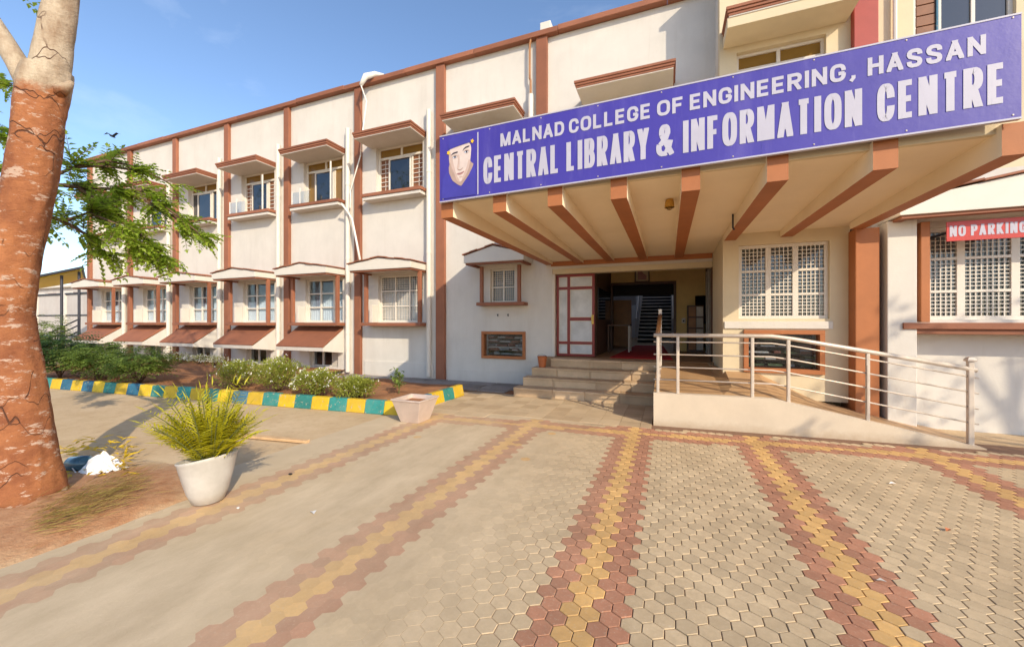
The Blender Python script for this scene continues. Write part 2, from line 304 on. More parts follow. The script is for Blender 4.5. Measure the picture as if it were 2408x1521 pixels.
# ------------------------------------------------------------------ THE SETTING: ground, paving
g = MB(); N = 40
struct(MB().add([(-900, -900, -.012), (900, -900, -.012), (900, 900, -.012), (-900, 900, -.012)], [(0, 1, 2, 3)]).build('ground', 'sand'))
pav = MB()
prof = [(-4.35, -.0004), (-1.5, -.0005), (-.5, -.008), (.2, -.010), (9, -.010)]
for (xa, za), (xb, zb) in zip(prof, prof[1:]): pav.add([(xa, -2, za), (xb, -2, zb), (xb, 6.9, zb), (xa, 6.9, za)], [(0, 1, 2, 3)])
pav = struct(pav.build('paving', 'joint'))
HW = .106; RR = HW / math.sqrt(3); ROW = 1.5 * RR
BANDS = (-3.55, -1.97, -.44, 1.08, 2.84)
def crossY(x): return 5.78 + .085 * (x + .2)
def edgeY(x): return crossY(x) + .34
def hexverts(cx, cy, z, gap=.0024, ch=.0028, depth=.012, tilt=(0, 0)):
    out = []
    for rr, dz in ((RR - gap / .866, -depth), (RR - gap / .866, -ch), (RR - gap / .866 - ch, 0)):
        for k in range(6):
            a = R(90 + 60 * k); x, y = rr * math.cos(a), rr * math.sin(a); out.append((cx + x, cy + y, z + dz + tilt[0] * x + tilt[1] * y))
    return out
HF = [tuple(range(12, 18))] + [(6 + i, 6 + (i + 1) % 6, 12 + (i + 1) % 6, 12 + i) for i in range(6)] + [(i, (i + 1) % 6, 6 + (i + 1) % 6, 6 + i) for i in range(6)]
cells = []
j0, j1 = int(-1.2 / ROW), int(6.9 / ROW)
for j in range(j0, j1):
    y = j * ROW
    for i in range(-42, 86):
        x = (i + (.5 if j % 2 else 0)) * HW + BANDS[2] - (0.0)
        if y > edgeY(x) or x < -3.88: continue
        d = -x * SA + y * CA; r = x * CA + y * SA
        if d < .9 or r > d * 1.295 + .9 or r < -d * 1.295 - .9: continue
        if x > -.25 and x < 3.7 and y > 6.28 + .072 * (x + .2): continue
        c = 0
        for bx in BANDS:
            q = abs(x - (bx if bx == BANDS[2] else round((bx - BANDS[2]) / HW) * HW + BANDS[2])) / HW
            if q < .76: c = max(c, 2)
            elif q < 2.26: c = max(c, 1)
        dy = y - crossY(x)
        if abs(dy) < .075: c = 2
        elif abs(dy) < .24 and c != 2: c = 1
        if random.random() < .003: c = random.choice((0, 1, 2))
        cells.append((d, x, y, c, abs(r) < d * 1.3 and d > 1.85 and x > -.9))
vis = sorted([c for c in cells if c[4]])[:300]; visset = set((c[1], c[2]) for c in vis)
PM = ['paver_cream', 'paver_red', 'paver_yellow']; hm = []
for k in range(3):
    me = bpy.data.meshes.new('hex_paver'); me.from_pydata(hexverts(0, 0, 0), [], HF); me.materials.append(M[PM[k]]); me.update(); hm.append(me)
for d, x, y, c, _ in vis:
    o = bpy.data.objects.new('hex_paver', hm[c]); C.objects.link(o); o.parent = pav
    o.location = (x, y, random.uniform(-.0022, .0006)); o.rotation_euler = (random.gauss(0, .011), random.gauss(0, .011), random.gauss(0, .006))
st = MB()
for d, x, y, c, _ in cells:
    if (x, y) in visset: continue
    k = min(1, max(.0, (x + 1.5) / 1.1))
    st.add(hexverts(x, y, random.uniform(-.0012, .0006) * k, 0.00005 + .0023 * k, .0002 + .0027 * k, tilt=(random.gauss(0, .011) * k, random.gauss(0, .011) * k)), HF, c)
o = st.build('hex_pavers', PM, pav); o['kind'] = 'stuff'
# apron of tiles between the paving and the steps, dark flagstones along the wall
apr = struct(MB().add([(-4.0, edgeY(-4) - .03, -.006), (-.22, edgeY(-.22) - .03, -.006), (-.22, 7.9, -.006), (-4.0, 7.9, -.006)], [(0, 1, 2, 3)]).build('entrance_apron', 'joint'))
ty = 5.5
while ty < 7.75:
    tx = -3.98
    while tx < -.3:
        x1, y1 = min(tx + .295, -.225), ty + .295
        if ty > edgeY((tx + x1) / 2) - .1:
            MB().box(tx, x1, ty, min(y1, 7.745), -.006, .004 + random.uniform(-.001, .001)).build('tile', 'apron', apr)
        tx += .3
    ty += .3
fl = struct(MB().add([(-9.2, 7.92, -.005), (-3.06, 7.92, -.005), (-3.06, 9.2, -.005), (-9.2, 9.2, -.005)], [(0, 1, 2, 3)]).build('flagstone_path', 'soil'))
y = 7.95
for rw in range(3):
    x = -8.9 + random.uniform(0, .3); h = .39
    while x < -3.3:
        w_ = random.uniform(.45, .8); x2 = min(x + w_, -3.08); q = .02
        MB().prism_z([(x + random.uniform(0, q), y + random.uniform(0, q)), (x2 - .02, y + random.uniform(0, q)), (x2 - random.uniform(.01, .03), y + h - .02), (x + random.uniform(0, q), y + h - random.uniform(.01, .03))], -.004, .018 + random.uniform(0, .006)).build('flagstone', 'flagstone', fl, .006)
        x = x2
    y += h + .01
# planting bed with painted kerb
K0, K1, K2 = Vector((-18.0, 4.28, 0)), Vector((-4.08, 5.42, 0)), Vector((-4.02, 7.45, 0))
bed = MB(); nx, ny = 60, 16
for i in range(nx + 1):
    for j in range(ny + 1):
        x = -19.5 + (19.5 - 4.2) * i / nx; ya = K0.y + (K1.y - K0.y) * (x - K0.x) / (K1.x - K0.x) + .12; yb = 9.26 if x < -8.95 else 7.9
        y = ya + (yb - ya) * j / ny
        bed.v.append((x, y, .12 + .07 * noise.noise(Vector((x * 1.3, y * 1.3, 0))) + .03 * noise.noise(Vector((x * 5, y * 5, 2)))))
for i in range(nx):
    for j in range(ny): a = i * (ny + 1) + j; bed.f.append((a, a + ny + 1, a + ny + 2, a + 1)); bed.mi.append(0)
struct(bed.build('planting_bed', 'soil', smooth=True))
kerb = struct(MB().add([(-18, 4.33, -.004), (-4.1, 5.47, -.004), (-4.1, 5.6, -.004), (-18, 4.5, -.004)], [(0, 1, 2, 3)]).build('kerb', 'ramp_plaster'))
def kerbrun(a, b, n_, start):
    t = (b - a).normalized(); nn = Vector((-t.y, t.x, 0))
    if nn.y < 0 and abs(t.x) > .5: nn = -nn
    if abs(t.y) > .5: nn = Vector((-1, 0, 0))
    for i in range(n_):
        p, q = a.lerp(b, i / n_) + t * .003, a.lerp(b, (i + 1) / n_) - t * .003
        j = lambda s=.006: random.uniform(-s, s); h = .215 + j()
        pr = lambda c: [c + Vector((0, 0, -.01)), c + nn * .045 + Vector((0, 0, h)), c + nn * .15 + Vector((0, 0, h + j())), c + nn * .16 + Vector((0, 0, -.01))]
        mt = 'yellow_paint' if (i + start) % 2 == 0 else ('blue_paint' if random.random() < (i / n_) * 1.1 - .05 else 'teal_paint')
        MB().hexa(pr(p), pr(q)).build('kerb_block', mt, kerb, .012)
kerbrun(K1, K0, 37, 0); kerbrun(K1 + Vector((0, .17, 0)), K2, 5, 0)
# ------------------------------------------------------------------ THE BUILDING
B = thing('library_building', (-5, 9.2, 0), 'long two-storey white college building with terracotta trim and wide entrance canopy', 'building')
DW, DP = 9.25, 9.15
PIL = [-23.2, -20.18, -17.22, -14.3, -11.4, -8.5, -5.68, -2.84]
ZR = 8.44
BAYC = [(PIL[i] + PIL[i + 1]) / 2 for i in range(6)]      # F E D C B A
holes = []
for i, c in enumerate(BAYC):
    holes += [(c - .80, c + .80, 5.2, 6.6), (c - .72, c + .80, 1.55, 2.88)]
    if i < 5: holes.append((c - .55, c + .62, .17, .68))
holes += [(-5.1, -3.52, 5.2, 6.6), (-1.66, -.08, 5.2, 6.6), (-4.24, -3.57, 2.05, 2.9), (-4.42, -3.34, .68, 1.25), (-2.6, .93, .5, 2.82)]
wall(B, 'plaster', PIL[0] - .1, 1.2, -.1, ZR, DW, DW + .28, holes)
# shell so that rooms are dark
sh = MB(); sh.box(PIL[0] - .1, 9.5, 22.0, 22.3, -.1, ZR); sh.box(PIL[0] - .1, PIL[0] + .18, DW + .285, 22, -.1, ZR); sh.build('wall', 'plaster', B)
rf = MB(); rf.box(PIL[0] - .05, -3.0, DW + .29, 22.2, ZR - .6, ZR - .45); rf.box(-3.0, 2.0, DW + .29, 15, ZR - .6, ZR - .45); rf.box(2.0, 9.5, DW + .3, 22.2, ZR - .6, ZR - .45); rf.build('roof', 'plaster', B)  # opening above the stairs added to let sky light into the hall
fl2 = MB(); fl2.box(PIL[0] + .2, -3.0, DW + .29, 21.9, 3.75, 3.95); fl2.box(-3.0, 2.0, DW + .29, 15.2, 3.75, 3.95); fl2.box(2.0, 9.4, DW + .29, 21.9, 3.75, 3.95); fl2.build('floor_slab', 'plaster', B)  # same added light opening over the staircase
fl3 = MB(); fl3.box(PIL[0] + .2, -2.7, DW + .29, 21.9, .86, .96); fl3.build('floor_slab', 'plaster', B)
MB().box(1.1, 9.5, 7.87, DW + .285, 3.3, 3.45).build('terrace_slab', 'plaster', B)
sh = MB(); sh.box(9.5, 9.7, 7.66, 22.3, -.1, 8.6); sh.box(1.2, 9.49, 9.6, 9.7, -.05, 3.29); sh.build('wall', 'plaster', B)
MB().box(1.1, 9.5, 8.79, DW + .29, 8.1, 8.25).build('roof', 'plaster', B)
# parapet coping, slightly uneven like hand-laid mortar
x = PIL[0] - .18
while x < 1.0:
    x2 = min(x + random.uniform(1.5, 2.9), 1.1); dz = random.uniform(-.012, .014)
    box('coping', 'brown', B, x, x2 - .004, DW - .16 + random.uniform(0, .012), DW + .34, ZR + .002 + dz, ZR + .13 + dz, .012); x = x2
for i, px_ in enumerate(PIL[:-1]):
    w_ = .115 if px_ < -6 else .135
    box('pilaster', 'brown', B, px_ - w_, px_ + w_, DP, DW - .002, -.05, ZR - .002, .01)
box('pilaster', 'brown', B, PIL[7] - .14, PIL[7] + .14, DP, DW - .002, 3.3, ZR - .002, .01)
def sunshade(c, hw, z, proj):
    m = MB(); m.box(c - hw + .045, c + hw - .045, DW - proj + .045, DW - .003, z - .172, z - .035)
    o = m.build('sunshade', 'plaster', B, .006)
    for k, (e, za, zb) in enumerate(((.036, -.15, -.105), (.018, -.103, -.055), (0, -.053, 0))):
        q = MB(); ip = .07 + e
        q.prism_z([(c - hw + e, DW - .004), (c - hw + e, DW - proj + e), (c + hw - e, DW - proj + e), (c + hw - e, DW - .004), (c + hw - .12, DW - .004), (c + hw - .12, DW - proj + .12), (c - hw + .12, DW - proj + .12), (c - hw + .12, DW - .004)], z + za, z + zb)
        q.build('moulding', 'brown', o, .005)
    return o
def frame(m, x0, x1, z0, z1, y0, y1, t): m.box(x0, x1, y0, y1, z0, z0 + t); m.box(x0, x1, y0, y1, z1 - t, z1); m.box(x0, x0 + t, y0, y1, z0 + t, z1 - t); m.box(x1 - t, x1, y0, y1, z0 + t, z1 - t)
def lattice(m, x0, x1, z0, z1, y, nx, nz_, t=.006, irr=0):
    for i in range(1, nx):
        x = x0 + (x1 - x0) * i / nx + random.uniform(-irr, irr); m.box(x - t, x + t, y - .005, y + .003, z0, z1)
    for i in range(1, nz_):
        z = z0 + (z1 - z0) * i / nz_ + random.uniform(-irr, irr); m.box(x0, x1, y - .003, y + .005, z - t, z + t)
def folds(x0, x1, z0, z1, y, amp=.018, per=.09):
    m = MB(); k = max(4, int((x1 - x0) / .02))
    for i in range(k + 1):
        x = x0 + (x1 - x0) * i / k; yy = y + amp * math.sin(2 * math.pi * x / per + .8 * math.sin(x * 7)); m.v += [(x, yy, z0), (x, yy, z1)]
    for i in range(k): m.f.append((2 * i, 2 * i + 2, 2 * i + 3, 2 * i + 1)); m.mi.append(0)
    return m
def upper_window(x0, x1, z0, z1, y, style):
    m = MB(); t = .05; frame(m, x0, x1, z0, z1, y, y + .08, t); zt = z1 - .30
    m.box(x0 + t, x1 - t, y + .003, y + .077, zt - .03, zt + .03); xm = (x0 + x1) / 2; m.box(xm - .03, xm + .03, y + .004, y + .076, zt + .03, z1 - t)
    w = m.build('window', 'white_paint', B, .005)
    for a, b in ((x0 + t, xm - .03), (xm + .03, x1 - t)): MB().box(a, b, y + .035, y + .043, zt + .03, z1 - t).build('pane', 'glass_amber', w)
    a, b = x0 + t, x1 - t; wl = b - a; xa, xb = a + wl * .21, a + wl * .72
    s = MB(); frame(s, xa, xb, z0 + t, zt - .03, y - .02, y + .03, .045); s.box(xb + .02, xb + .05, y, y + .05, z0 + t, zt - .03); s.build('sash', 'white_paint', w, .004)
    MB().box(xa + .045, xb - .045, y + .002, y + .009, z0 + t + .045, zt - .075).build('pane', 'glass_dark', w)
    for p0, p1 in ((a, xa), (xb + .05, b)):
        if style == 0:
            MB().box(p0, p1, y + .055, y + .06, z0 + t, zt - .03).build('shutter', 'shutter', w)
            q = MB(); n_ = 8
            for i in range(1, n_): zz = z0 + t + (zt - .03 - z0 - t) * i / n_; q.box(p0, p1, y + .03, y + .045, zz - .008, zz + .008)
            if p1 - p0 > .2: q.box((p0 + p1) / 2 - .006, (p0 + p1) / 2 + .006, y + .046, y + .054, z0 + t, zt - .03)
            q.build('grille', 'white_metal', w)
        else: MB().box(p0, p1, y + .04, y + .047, z0 + t, zt - .03).build('pane', 'glass_dark' if style == 1 else 'glass_amber', w)
    return w
for i, c in enumerate(BAYC):
    sunshade(c - .04, .97, 6.76, .73)
    upper_window(c - .80, c + .80, 5.2, 6.6, DW + .12, [1, 1, 1, 0, 2, 0][i])
    box('sill', 'brown', B, c - 1.04, c + .98, DW - .36, DW + .1, 5.09, 5.18, .008)
    MB().box(c - 1.0, c + .94, DW - .33, DW - .004, 5.0, 5.088).build('sill_bracket', 'plaster', B, .006)
sunshade(-4.31, 1.01, 6.76, .70); upper_window(-5.1, -3.52, 5.2, 6.6, DW + .12, 1)
sunshade(-.87, 1.02, 6.76, .80); upper_window(-1.66, -.08, 5.2, 6.6, DW + .12, 1)
def ground_hood(x0, x1, zb, zt, proj, wy=DW, rise=.13):
    # pedimented slab hood, terracotta lip and tiles
    c = (x0 + x1) / 2; y0 = wy - proj
    o = MB().prism_y([(x0, zb), (x1, zb), (x1, zt), (c, zt + rise), (x0, zt)], y0, wy - .003).build('window_hood', 'white_paint', B, .006)
    q = MB(); q.prism_z([(x0 + .03, wy - .004), (x0 + .03, y0 + .03), (x1 - .03, y0 + .03), (x1 - .03, wy - .004), (x1 - .13, wy - .004), (x1 - .13, y0 + .13), (x0 + .13, y0 + .13), (x0 + .13, wy - .004)], zb - .045, zb - .002); q.build('moulding', 'brown', o, .004)
    for s in (-1, 1):
        n_ = 4
        for k in range(n_):
            t0, t1 = k / n_, (k + 1) / n_; xe = x0 - .035 if s < 0 else x1 + .035
            xa, xb = xe + (c - xe) * t0, xe + (c - xe) * t1; za = zt + .004 + rise * t0; zc = zt + .004 + rise * t1; lift = .012 * (k % 2) + random.uniform(0, .008)
            lo = [(xa, za + lift), (xb, zc + lift)]; up_ = [(xb, zc + lift + .03), (xa, za + lift + .03)]
            MB().prism_y((lo + up_) if xa < xb else [lo[1], lo[0], up_[1], up_[0]], y0 - .03 - random.uniform(0, .012), wy - .004).build('tile', 'brown', o, .004)
    return o
def lattice_window(x0, x1, z0, z1, y, cols, rows, curtain, t=.05, ny=7, mw=.025, irr=.006, parent=None):
    m = MB(); frame(m, x0, x1, z0, z1, y, y + .07, t)
    xs = [x0 + t + (x1 - x0 - 2 * t) * k for k in cols]; zs = [z0 + t + (z1 - z0 - 2 * t) * k for k in rows]
    for xx in xs[1:-1]: m.box(xx - mw, xx + mw, y + .003, y + .067, z0 + t, z1 - t)
    for zz in zs[1:-1]:
        for i in range(len(xs) - 1): m.box(xs[i] + (mw if i else 0), xs[i + 1] - (mw if i < len(xs) - 2 else 0), y + .004, y + .066, zz - .02, zz + .02)
    w = m.build('window', 'white_paint', parent or B, .004)
    for i in range(len(xs) - 1):
        for j in range(len(zs) - 1):
            a, b = xs[i] + (mw if i else 0), xs[i + 1] - (mw if i < len(xs) - 2 else 0); c, d = zs[j] + (.02 if j else 0), zs[j + 1] - (.02 if j < len(zs) - 2 else 0)
            MB().box(a, b, y + .038, y + .043, c, d).build('pane', 'glass', w)
            if ny:
                q = MB(); lattice(q, a, b, c, d, y + .02, max(3, round((b - a) / .058)), max(3, round((d - c) / .058)), .0062, irr); q.build('grille', 'white_paint', w)
    if curtain == 1:
        folds(x0 + .02, x1 - .02, z0 + .03, z0 + (z1 - z0) * .52, y + .085).build('curtain', 'curtain', w, smooth=True)
        q = MB(); k = 16
        for i in range(k): zz = z0 + (z1 - z0) * (.5 + .48 * i / k); q.add([(x0 + .03, y + .075, zz), (x1 - .03, y + .075, zz), (x1 - .03, y + .10, zz + .022), (x0 + .03, y + .10, zz + .022)], [(0, 1, 2, 3)])
        q.build('blind', 'blind', w)
    elif curtain == 2:
        folds(x0 + .02, x1 - .02, z0 + .03, z0 + (z1 - z0) * .62, y + .16).build('curtain', 'curtain', w, smooth=True)
    return w
for i, c in enumerate(BAYC):
    last = i == 5
    ground_hood(c - 1.08, c + .97, 2.95, 3.12, .79)
    lattice_window(c - .72, c + .80, 1.55, 2.88, DW + .10, (0, .34, .72, 1) if not last else (0, .33, .68, 1), (0, .33, .68, 1), 2 if last else 1, ny=7 if last else 0)
    for xx in (c - .88, c + .92): box('post', 'brown', B, xx - .045, xx + .045, DW - .36, DW - .27, 1.535, 2.905, .006)
    box('sill', 'brown', B, c - 1.02, c + .99, DW - .40, DW + .09, 1.44, 1.53, .008)
    # white box ledges inside the recess, catching the sun
    box('ledge', 'plaster', B, c - .83, c - .73, DW - .25, DW - .004, 1.535, 2.05, .006)
    if not last:
        x0, x1 = c - 1.03, c + .84
        aw = MB().prism_x([(DW - .004, 1.33), (DW - .004, 1.42), (DW - .78, .86), (DW - .78, .82)], x0, x1).build('awning', 'brown', B, .008)
        MB().prism_x([(DW - .755, .71), (DW - .775, .815), (DW - .745, .815), (DW - .735, .71)], x0, x1).build('fascia', 'plaster', aw)
        for xa in (x0, x1 - .04): MB().prism_x([(DW - .006, 1.325), (DW - .742, .812), (DW - .735, .71), (DW - .006, .62)], xa + .003, xa + .037).build('cheek', 'plaster', aw)
        lattice_window(c - .55, c + .62, .17, .68, DW + .12, (0, .36, .72, 1), (0, 1), 0, t=.04, ny=0)
        MB().box(c + .62 - .33, c + .58, DW + .10, DW + .105, .2, .66).build('grille_backing', 'paper', B)
# bay A: recessed panel, plinth
c = BAYC[5]
MB().box(c - 1.2, c + 1.15, DW - .035, DW - .003, -.05, .42).build('plinth', 'plaster', B, .006)
MB().box(-5.5, -2.62, DW - .03, DW - .003, -.05, .30).build('plinth', 'plaster', B, .006)
# drainpipes: fat white half-round pipes beside the pilasters
for i in range(1, 8):
    x = PIL[i] - .36; top = 7.3 if i < 7 else 7.0
    if i == 7: pth = [(PIL[7] - .28, DW - .09, 3.4), (PIL[7] - .28, DW - .09, 7.1)]; x = PIL[7] - .28
    else: pth = [(x, DW - .09, .06), (x, DW - .09, top)]
    d = MB().tube(pth, .068, 14).build('drainpipe', 'white_paint', B, smooth=False, bevel=.01)
    for zz in ((1.2, 3.4, 5.6) if i < 7 else (5.4,)):
        MB().tube([(x, DW - .09, zz), (x, DW - .09, zz + .09)], .076, 14).build('collar', 'white_paint', d)
MB().tube([(PIL[7] - .28, DW - .09, 7.11), (PIL[7] - .28, DW - .09, 7.45), (PIL[7] - .30, DW - .1, 7.5), (PIL[7] - .30, DW - .1, 8.3), (PIL[7] - .24, DW - .12, 8.56), (PIL[7] - .08, DW - .02, 8.62)], .028, 8).build('drainpipe', 'wood', B)
box('vent_box', 'white_paint', B, PIL[7] - .06, PIL[7] + .2, DW - .02, DW + .2, ZR + .14, ZR + .40, .01)
# bay G at ground level: small hooded window and framed book hatch
ground_hood(-4.66, -3.1, 2.99, 3.17, .65, rise=.2)
lattice_window(-4.24, -3.57, 2.05, 2.9, DW + .08, (0, .5, 1), (0, .45, 1), 0, t=.045, ny=5)
for xx in (-4.37, -3.36): box('post', 'brown', B, xx - .04, xx + .04, DW - .28, DW - .20, 2.045, 2.94, .006)
box('sill', 'brown', B, -4.5, -3.22, DW - .3, DW + .07, 1.96, 2.04, .008)
def hatch(x0, x1, z0, z1, y, mats, glassm='glass'):
    m = MB(); frame(m, x0, x1, z0, z1, y - .05, y + .14, .07); w = m.build('book_hatch', 'brown_beam', B, .006)
    MB().box(x0 + .07, x1 - .07, y + .05, y + .055, z0 + .07, z1 - .07).build('pane', glassm, w)
    MB().box(x0 - .02, x1 + .02, y + .6, y + .62, z0 - .02, z1 + .02).build('backing', 'dark', w)
    for k in range(5):
        zz = z0 + .08 + (z1 - z0 - .16) * k / 5; MB().box(x0 + .02, x1 - .02, y + .2, y + .55, zz, zz + .012).build('shelf', 'wood_dark', w)
        x = x0 + .08
        while x < x1 - .2:
            ww = random.uniform(.10, .34); zt = zz + .013
            for s in range(random.choice((1, 1, 2))):
                hh = random.uniform(.02, .04); MB().box(x + random.uniform(0, .03), min(x + ww, x1 - .04), y + .17 + random.uniform(0, .05), y + .5, zt, zt + hh).build('book', random.choice(mats), w); zt += hh + .001
            x += ww + random.uniform(.01, .08)
hatch(-4.48, -3.28, .62, 1.31, DW + .0, ['paper', 'book_grey', 'book_grey', 'book_red', 'paper'])
for xx in (-4.02, -3.74): MB().tube([(xx, DW - .003, 1.74), (xx, DW - .06, 1.74), (xx + .02, DW - .06, 1.69)], .012, 6).build('hook', 'dark_metal', B)
# --- right-hand block: ground floor stands forward, upper floor set back
YG, YU = 7.6, 8.5
XC = .875
gx = lambda px: TX(px, YG)
wx0, wx1 = gx(1737), gx(1951)
wall(B, 'plaster_cream', XC, 2.62, .3, 3.3, YG, YG + .25, [(wx0, wx1, 1.6, 2.83), (gx(1757), gx(1930), .78, 1.36)])
MB().box(XC, XC + .22, YG + .252, DW - .002, .3, 3.3).build('wall', 'plaster_cream', B)
box('plaster_band', 'plaster', B, XC + .02, 2.4, YG - .03, YG - .002, 1.44, 1.56, .006)
lattice_window(wx0, wx1, 1.6, 2.83, YG + .05, (0, .335, .665, 1), (0, .31, .66, 1), 0, t=.055, ny=8, irr=.001, mw=.04)
hatch(gx(1748), gx(1938), .72, 1.42, YG + 0, ['book_green', 'paper', 'book_grey', 'book_red', 'book_green'])
box('pilaster', 'brown_beam', B, 2.60, 2.89, 7.36, YG + .3, -.05, 2.94, .012)
# far right: pier, hooded window behind the no-parking plate
px0 = TX(2068, 7.45)
box('pier', 'plaster', B, 2.95, 3.28, 7.30, YG + .2, -.05, 3.0, .01)
rw0, rw1 = 3.30, 5.6
wall(B, 'plaster', 2.9, 9.5, -.05, 3.7, YG + .06, YG + .3, [(rw0 + .15, rw1, 1.58, 2.93)])
lattice_window(rw0 + .15, rw1, 1.58, 2.93, YG + .12, (0, .22, .5, .75, 1), (0, .29, .68, 1), 0, t=.06, ny=8, irr=.001, mw=.045)
box('post', 'brown_beam', B, rw0 + .03, rw0 + .13, YG - .28, YG - .17, 1.545, 2.96, .006)
box('sill', 'brown', B, 3.12, 6.0, YG - .33, YG + .1, 1.45, 1.54, .008)
MB().box(3.14, 6.0, YG - .29, YG + .05, 1.38, 1.448).build('sill_bracket', 'brown', B, .006)
ground_hood(2.98, 6.4, 3.02, 3.22, .62, wy=YG + .06, rise=.3)
MB().tube([(2.95, 7.25, 3.12), (2.92, 7.2, 3.2), (2.98, 7.15, 3.2), (3.02, 7.2, 3.1)], .012, 6).build('pipe', 'wood', B)
# upper floor, right-hand
ux = lambda px: TX(px, YU)
u0, u1 = ux(1732), ux(1943)
XU = ux(1692)
v0, v1 = ux(2148), ux(2390)
wall(B, 'plaster_cream', XU, 9.5, 3.3, 8.66, YU, YU + .28, [(u0, u1, 5.2, 6.62), (v0, v1, 5.3, 7.9), (ux(1812), ux(1880), 7.25, 8.2)])
MB().box(XU, XU + .2, YU + .282, DW + .3, 3.3, 8.66).build('wall', 'plaster', B)
MB().box(XU - .02, 9.5, YU - .10, YU + .3, 8.662, 8.76).build('coping', 'brown', B, .01)
sv = DW; DW = YU
sunshade((ux(1697) + ux(1995)) / 2 - .0, (ux(1995) - ux(1697)) / 2, 7.08, .66)
DW = sv
MB().box(ux(1700), ux(1990), YU - .6, YU - .003, 6.74, 6.92).build('sunshade', 'plaster_cream', B, .006)
upper_window(u0, u1, 5.2, 6.62, YU + .1, 1)
box('pilaster', 'red_paint', B, ux(2000), ux(2057), YU - .14, YU - .002, 5.55, 8.66, .01)
box('pilaster_base', 'plaster_cream', B, ux(1996), ux(2046), YU - .17, YU - .003, 4.4, 5.548, .01)
w = MB(); frame(w, v0, v1, 5.3, 7.9, YU + .06, YU + .14, .06); xs_ = ux(2206); w.box(xs_, xs_ + .07, YU + .063, YU + .137, 5.36, 7.84); xs2 = ux(2290); w.box(xs2, xs2 + .05, YU + .063, YU + .137, 5.36, 7.84)
w = w.build('window', 'white_paint', B, .005)
for k in range(14): MB().box(v0 + .06, xs_ - .01, YU + .05, YU + .10, 5.38 + k * .175, 5.38 + k * .175 + .16).build('slat', 'shutter', w, .004)
MB().box(xs_ + .07, xs2, YU + .09, YU + .098, 5.36, 7.84).build('pane', 'glass_dark', w); MB().box(xs2 + .05, v1 - .06, YU + .09, YU + .098, 5.36, 7.84).build('pane', 'glass_dark', w)
MB().box(xs_ - .005, xs_ + .02, YU + .03, YU + .062, 5.36, 7.84).build('trim', 'blue_paint', w)
lattice_window(ux(1812), ux(1880), 7.25, 8.2, YU + .08, (0, .5, 1), (0, .5, 1), 0, t=.05, ny=4)
MB().tube([(ux(2100), YU - .06, 4.6), (ux(2100), YU - .06, 8.6)], .03, 8).build('drainpipe', 'white_paint', B)
MB().tube([(ux(2078), YU - .04, 5.2), (ux(2078), YU - .04, 6.1), (ux(2094), YU - .04, 6.25)], .018, 8).build('pipe', 'white_paint', B)
# --- canopy: slab, beams, unseen parapet added behind the board to cast the diagonal wall shadow
CY = 4.46
XL, XR = -2.80, 2.72
cp = MB().prism_x([(DW - .004, 2.99), (DW - .004, 3.28), (CY + .12, 3.36), (CY + .12, 3.11)], XL, XR).build('canopy', 'soffit', B)
box('canopy_fascia', 'plaster_cream', B, XL, XR, CY + .06, CY + .118, 3.105, 3.84, .004)
pa = MB(); pa.box(XL, XL + .12, 6.15, DW - .003, 3.30, 4.52); pa.box(XL + .12, XU - .01, 6.15, 6.27, 3.34, 4.48); pa.build('shadow_parapet', 'plaster_cream', B)
BE = [-2.66, -1.92, -1.22, -.50, .22, .98, 1.79, 2.62]
for i, bx in enumerate(BE):
    yb = DW - .006 if i < 5 else (YG - .003 if i < 7 else YG - .243)
    h = .088
    bm_ = MB().prism_x([(yb, 2.93), (yb, 3.03), (CY, 3.16), (CY, 2.90)], bx - h, bx + h); bm_.mi = [0, 0, 0, 0, 1, 1]; bm_.build('beam', ['soffit', 'brown_beam'], cp)
MB().box(-2.62, XC - .01, DW - .05, DW - .003, 2.885, 2.99).build('trim', 'brown_beam', B, .004)
lp = MB().lathe((.02, 5.35, 2.985), [(.045, .1), (.055, .06), (.06, 0)], 16).build('lamp_holder', 'brass', B, smooth=False)
MB().lathe((.02, 5.35, 2.955), [(.012, 0), (.03, .01), (.034, .028)], 12).build('bulb', 'glass_amber', lp, smooth=True)
hk = Vector((.85, 6.3, 2.87)); MB().tube([hk + Vector((0, 0, .19)), hk, hk + Vector((.02, 0, -.03))], .012, 6).build('hook', 'dark_metal', B)
# --- entrance: header, door leaf, foyer
hd = MB(); hd.box(-2.6, XC, DW + .02, DW + .24, 2.70, 2.82); hd.build('door_header', 'plaster_cream', B, .006)
fz = .72
box('foyer_floor', 'tile_floor', B, -2.7, .95, 8.96, 22, .5, fz)
box('door_jamb', 'white_paint', B, -2.6, -2.53, DW - .02, DW + .25, fz + .001, 2.70, .005)
box('door_jamb', 'wood_dark', B, XC - .02, XC + .045, DW - .02, DW + .26, fz + .001, 2.70, .005)
dx0, dx1, dy = -2.52, -1.60, DW + .10
m = MB(); frame(m, dx0, dx1, fz + .01, 2.69, dy, dy + .06, .06); xm = dx0 + .30; m.box(xm - .035, xm + .035, dy + .002, dy + .058, fz + .07, 2.63)
zc = [fz + .07, fz + .33, 1.60, 2.36, 2.63]
for zz in (fz + .33, 2.36):
    m.box(dx0 + .06, xm - .035, dy + .003, dy + .057, zz - .035, zz + .035); m.box(xm + .035, dx1 - .06, dy + .003, dy + .057, zz - .035, zz + .035)
m.box(xm + .035, dx1 - .06, dy + .003, dy + .057, 1.58, 1.66)
dr = m.build('door', 'door_red', B, .006)
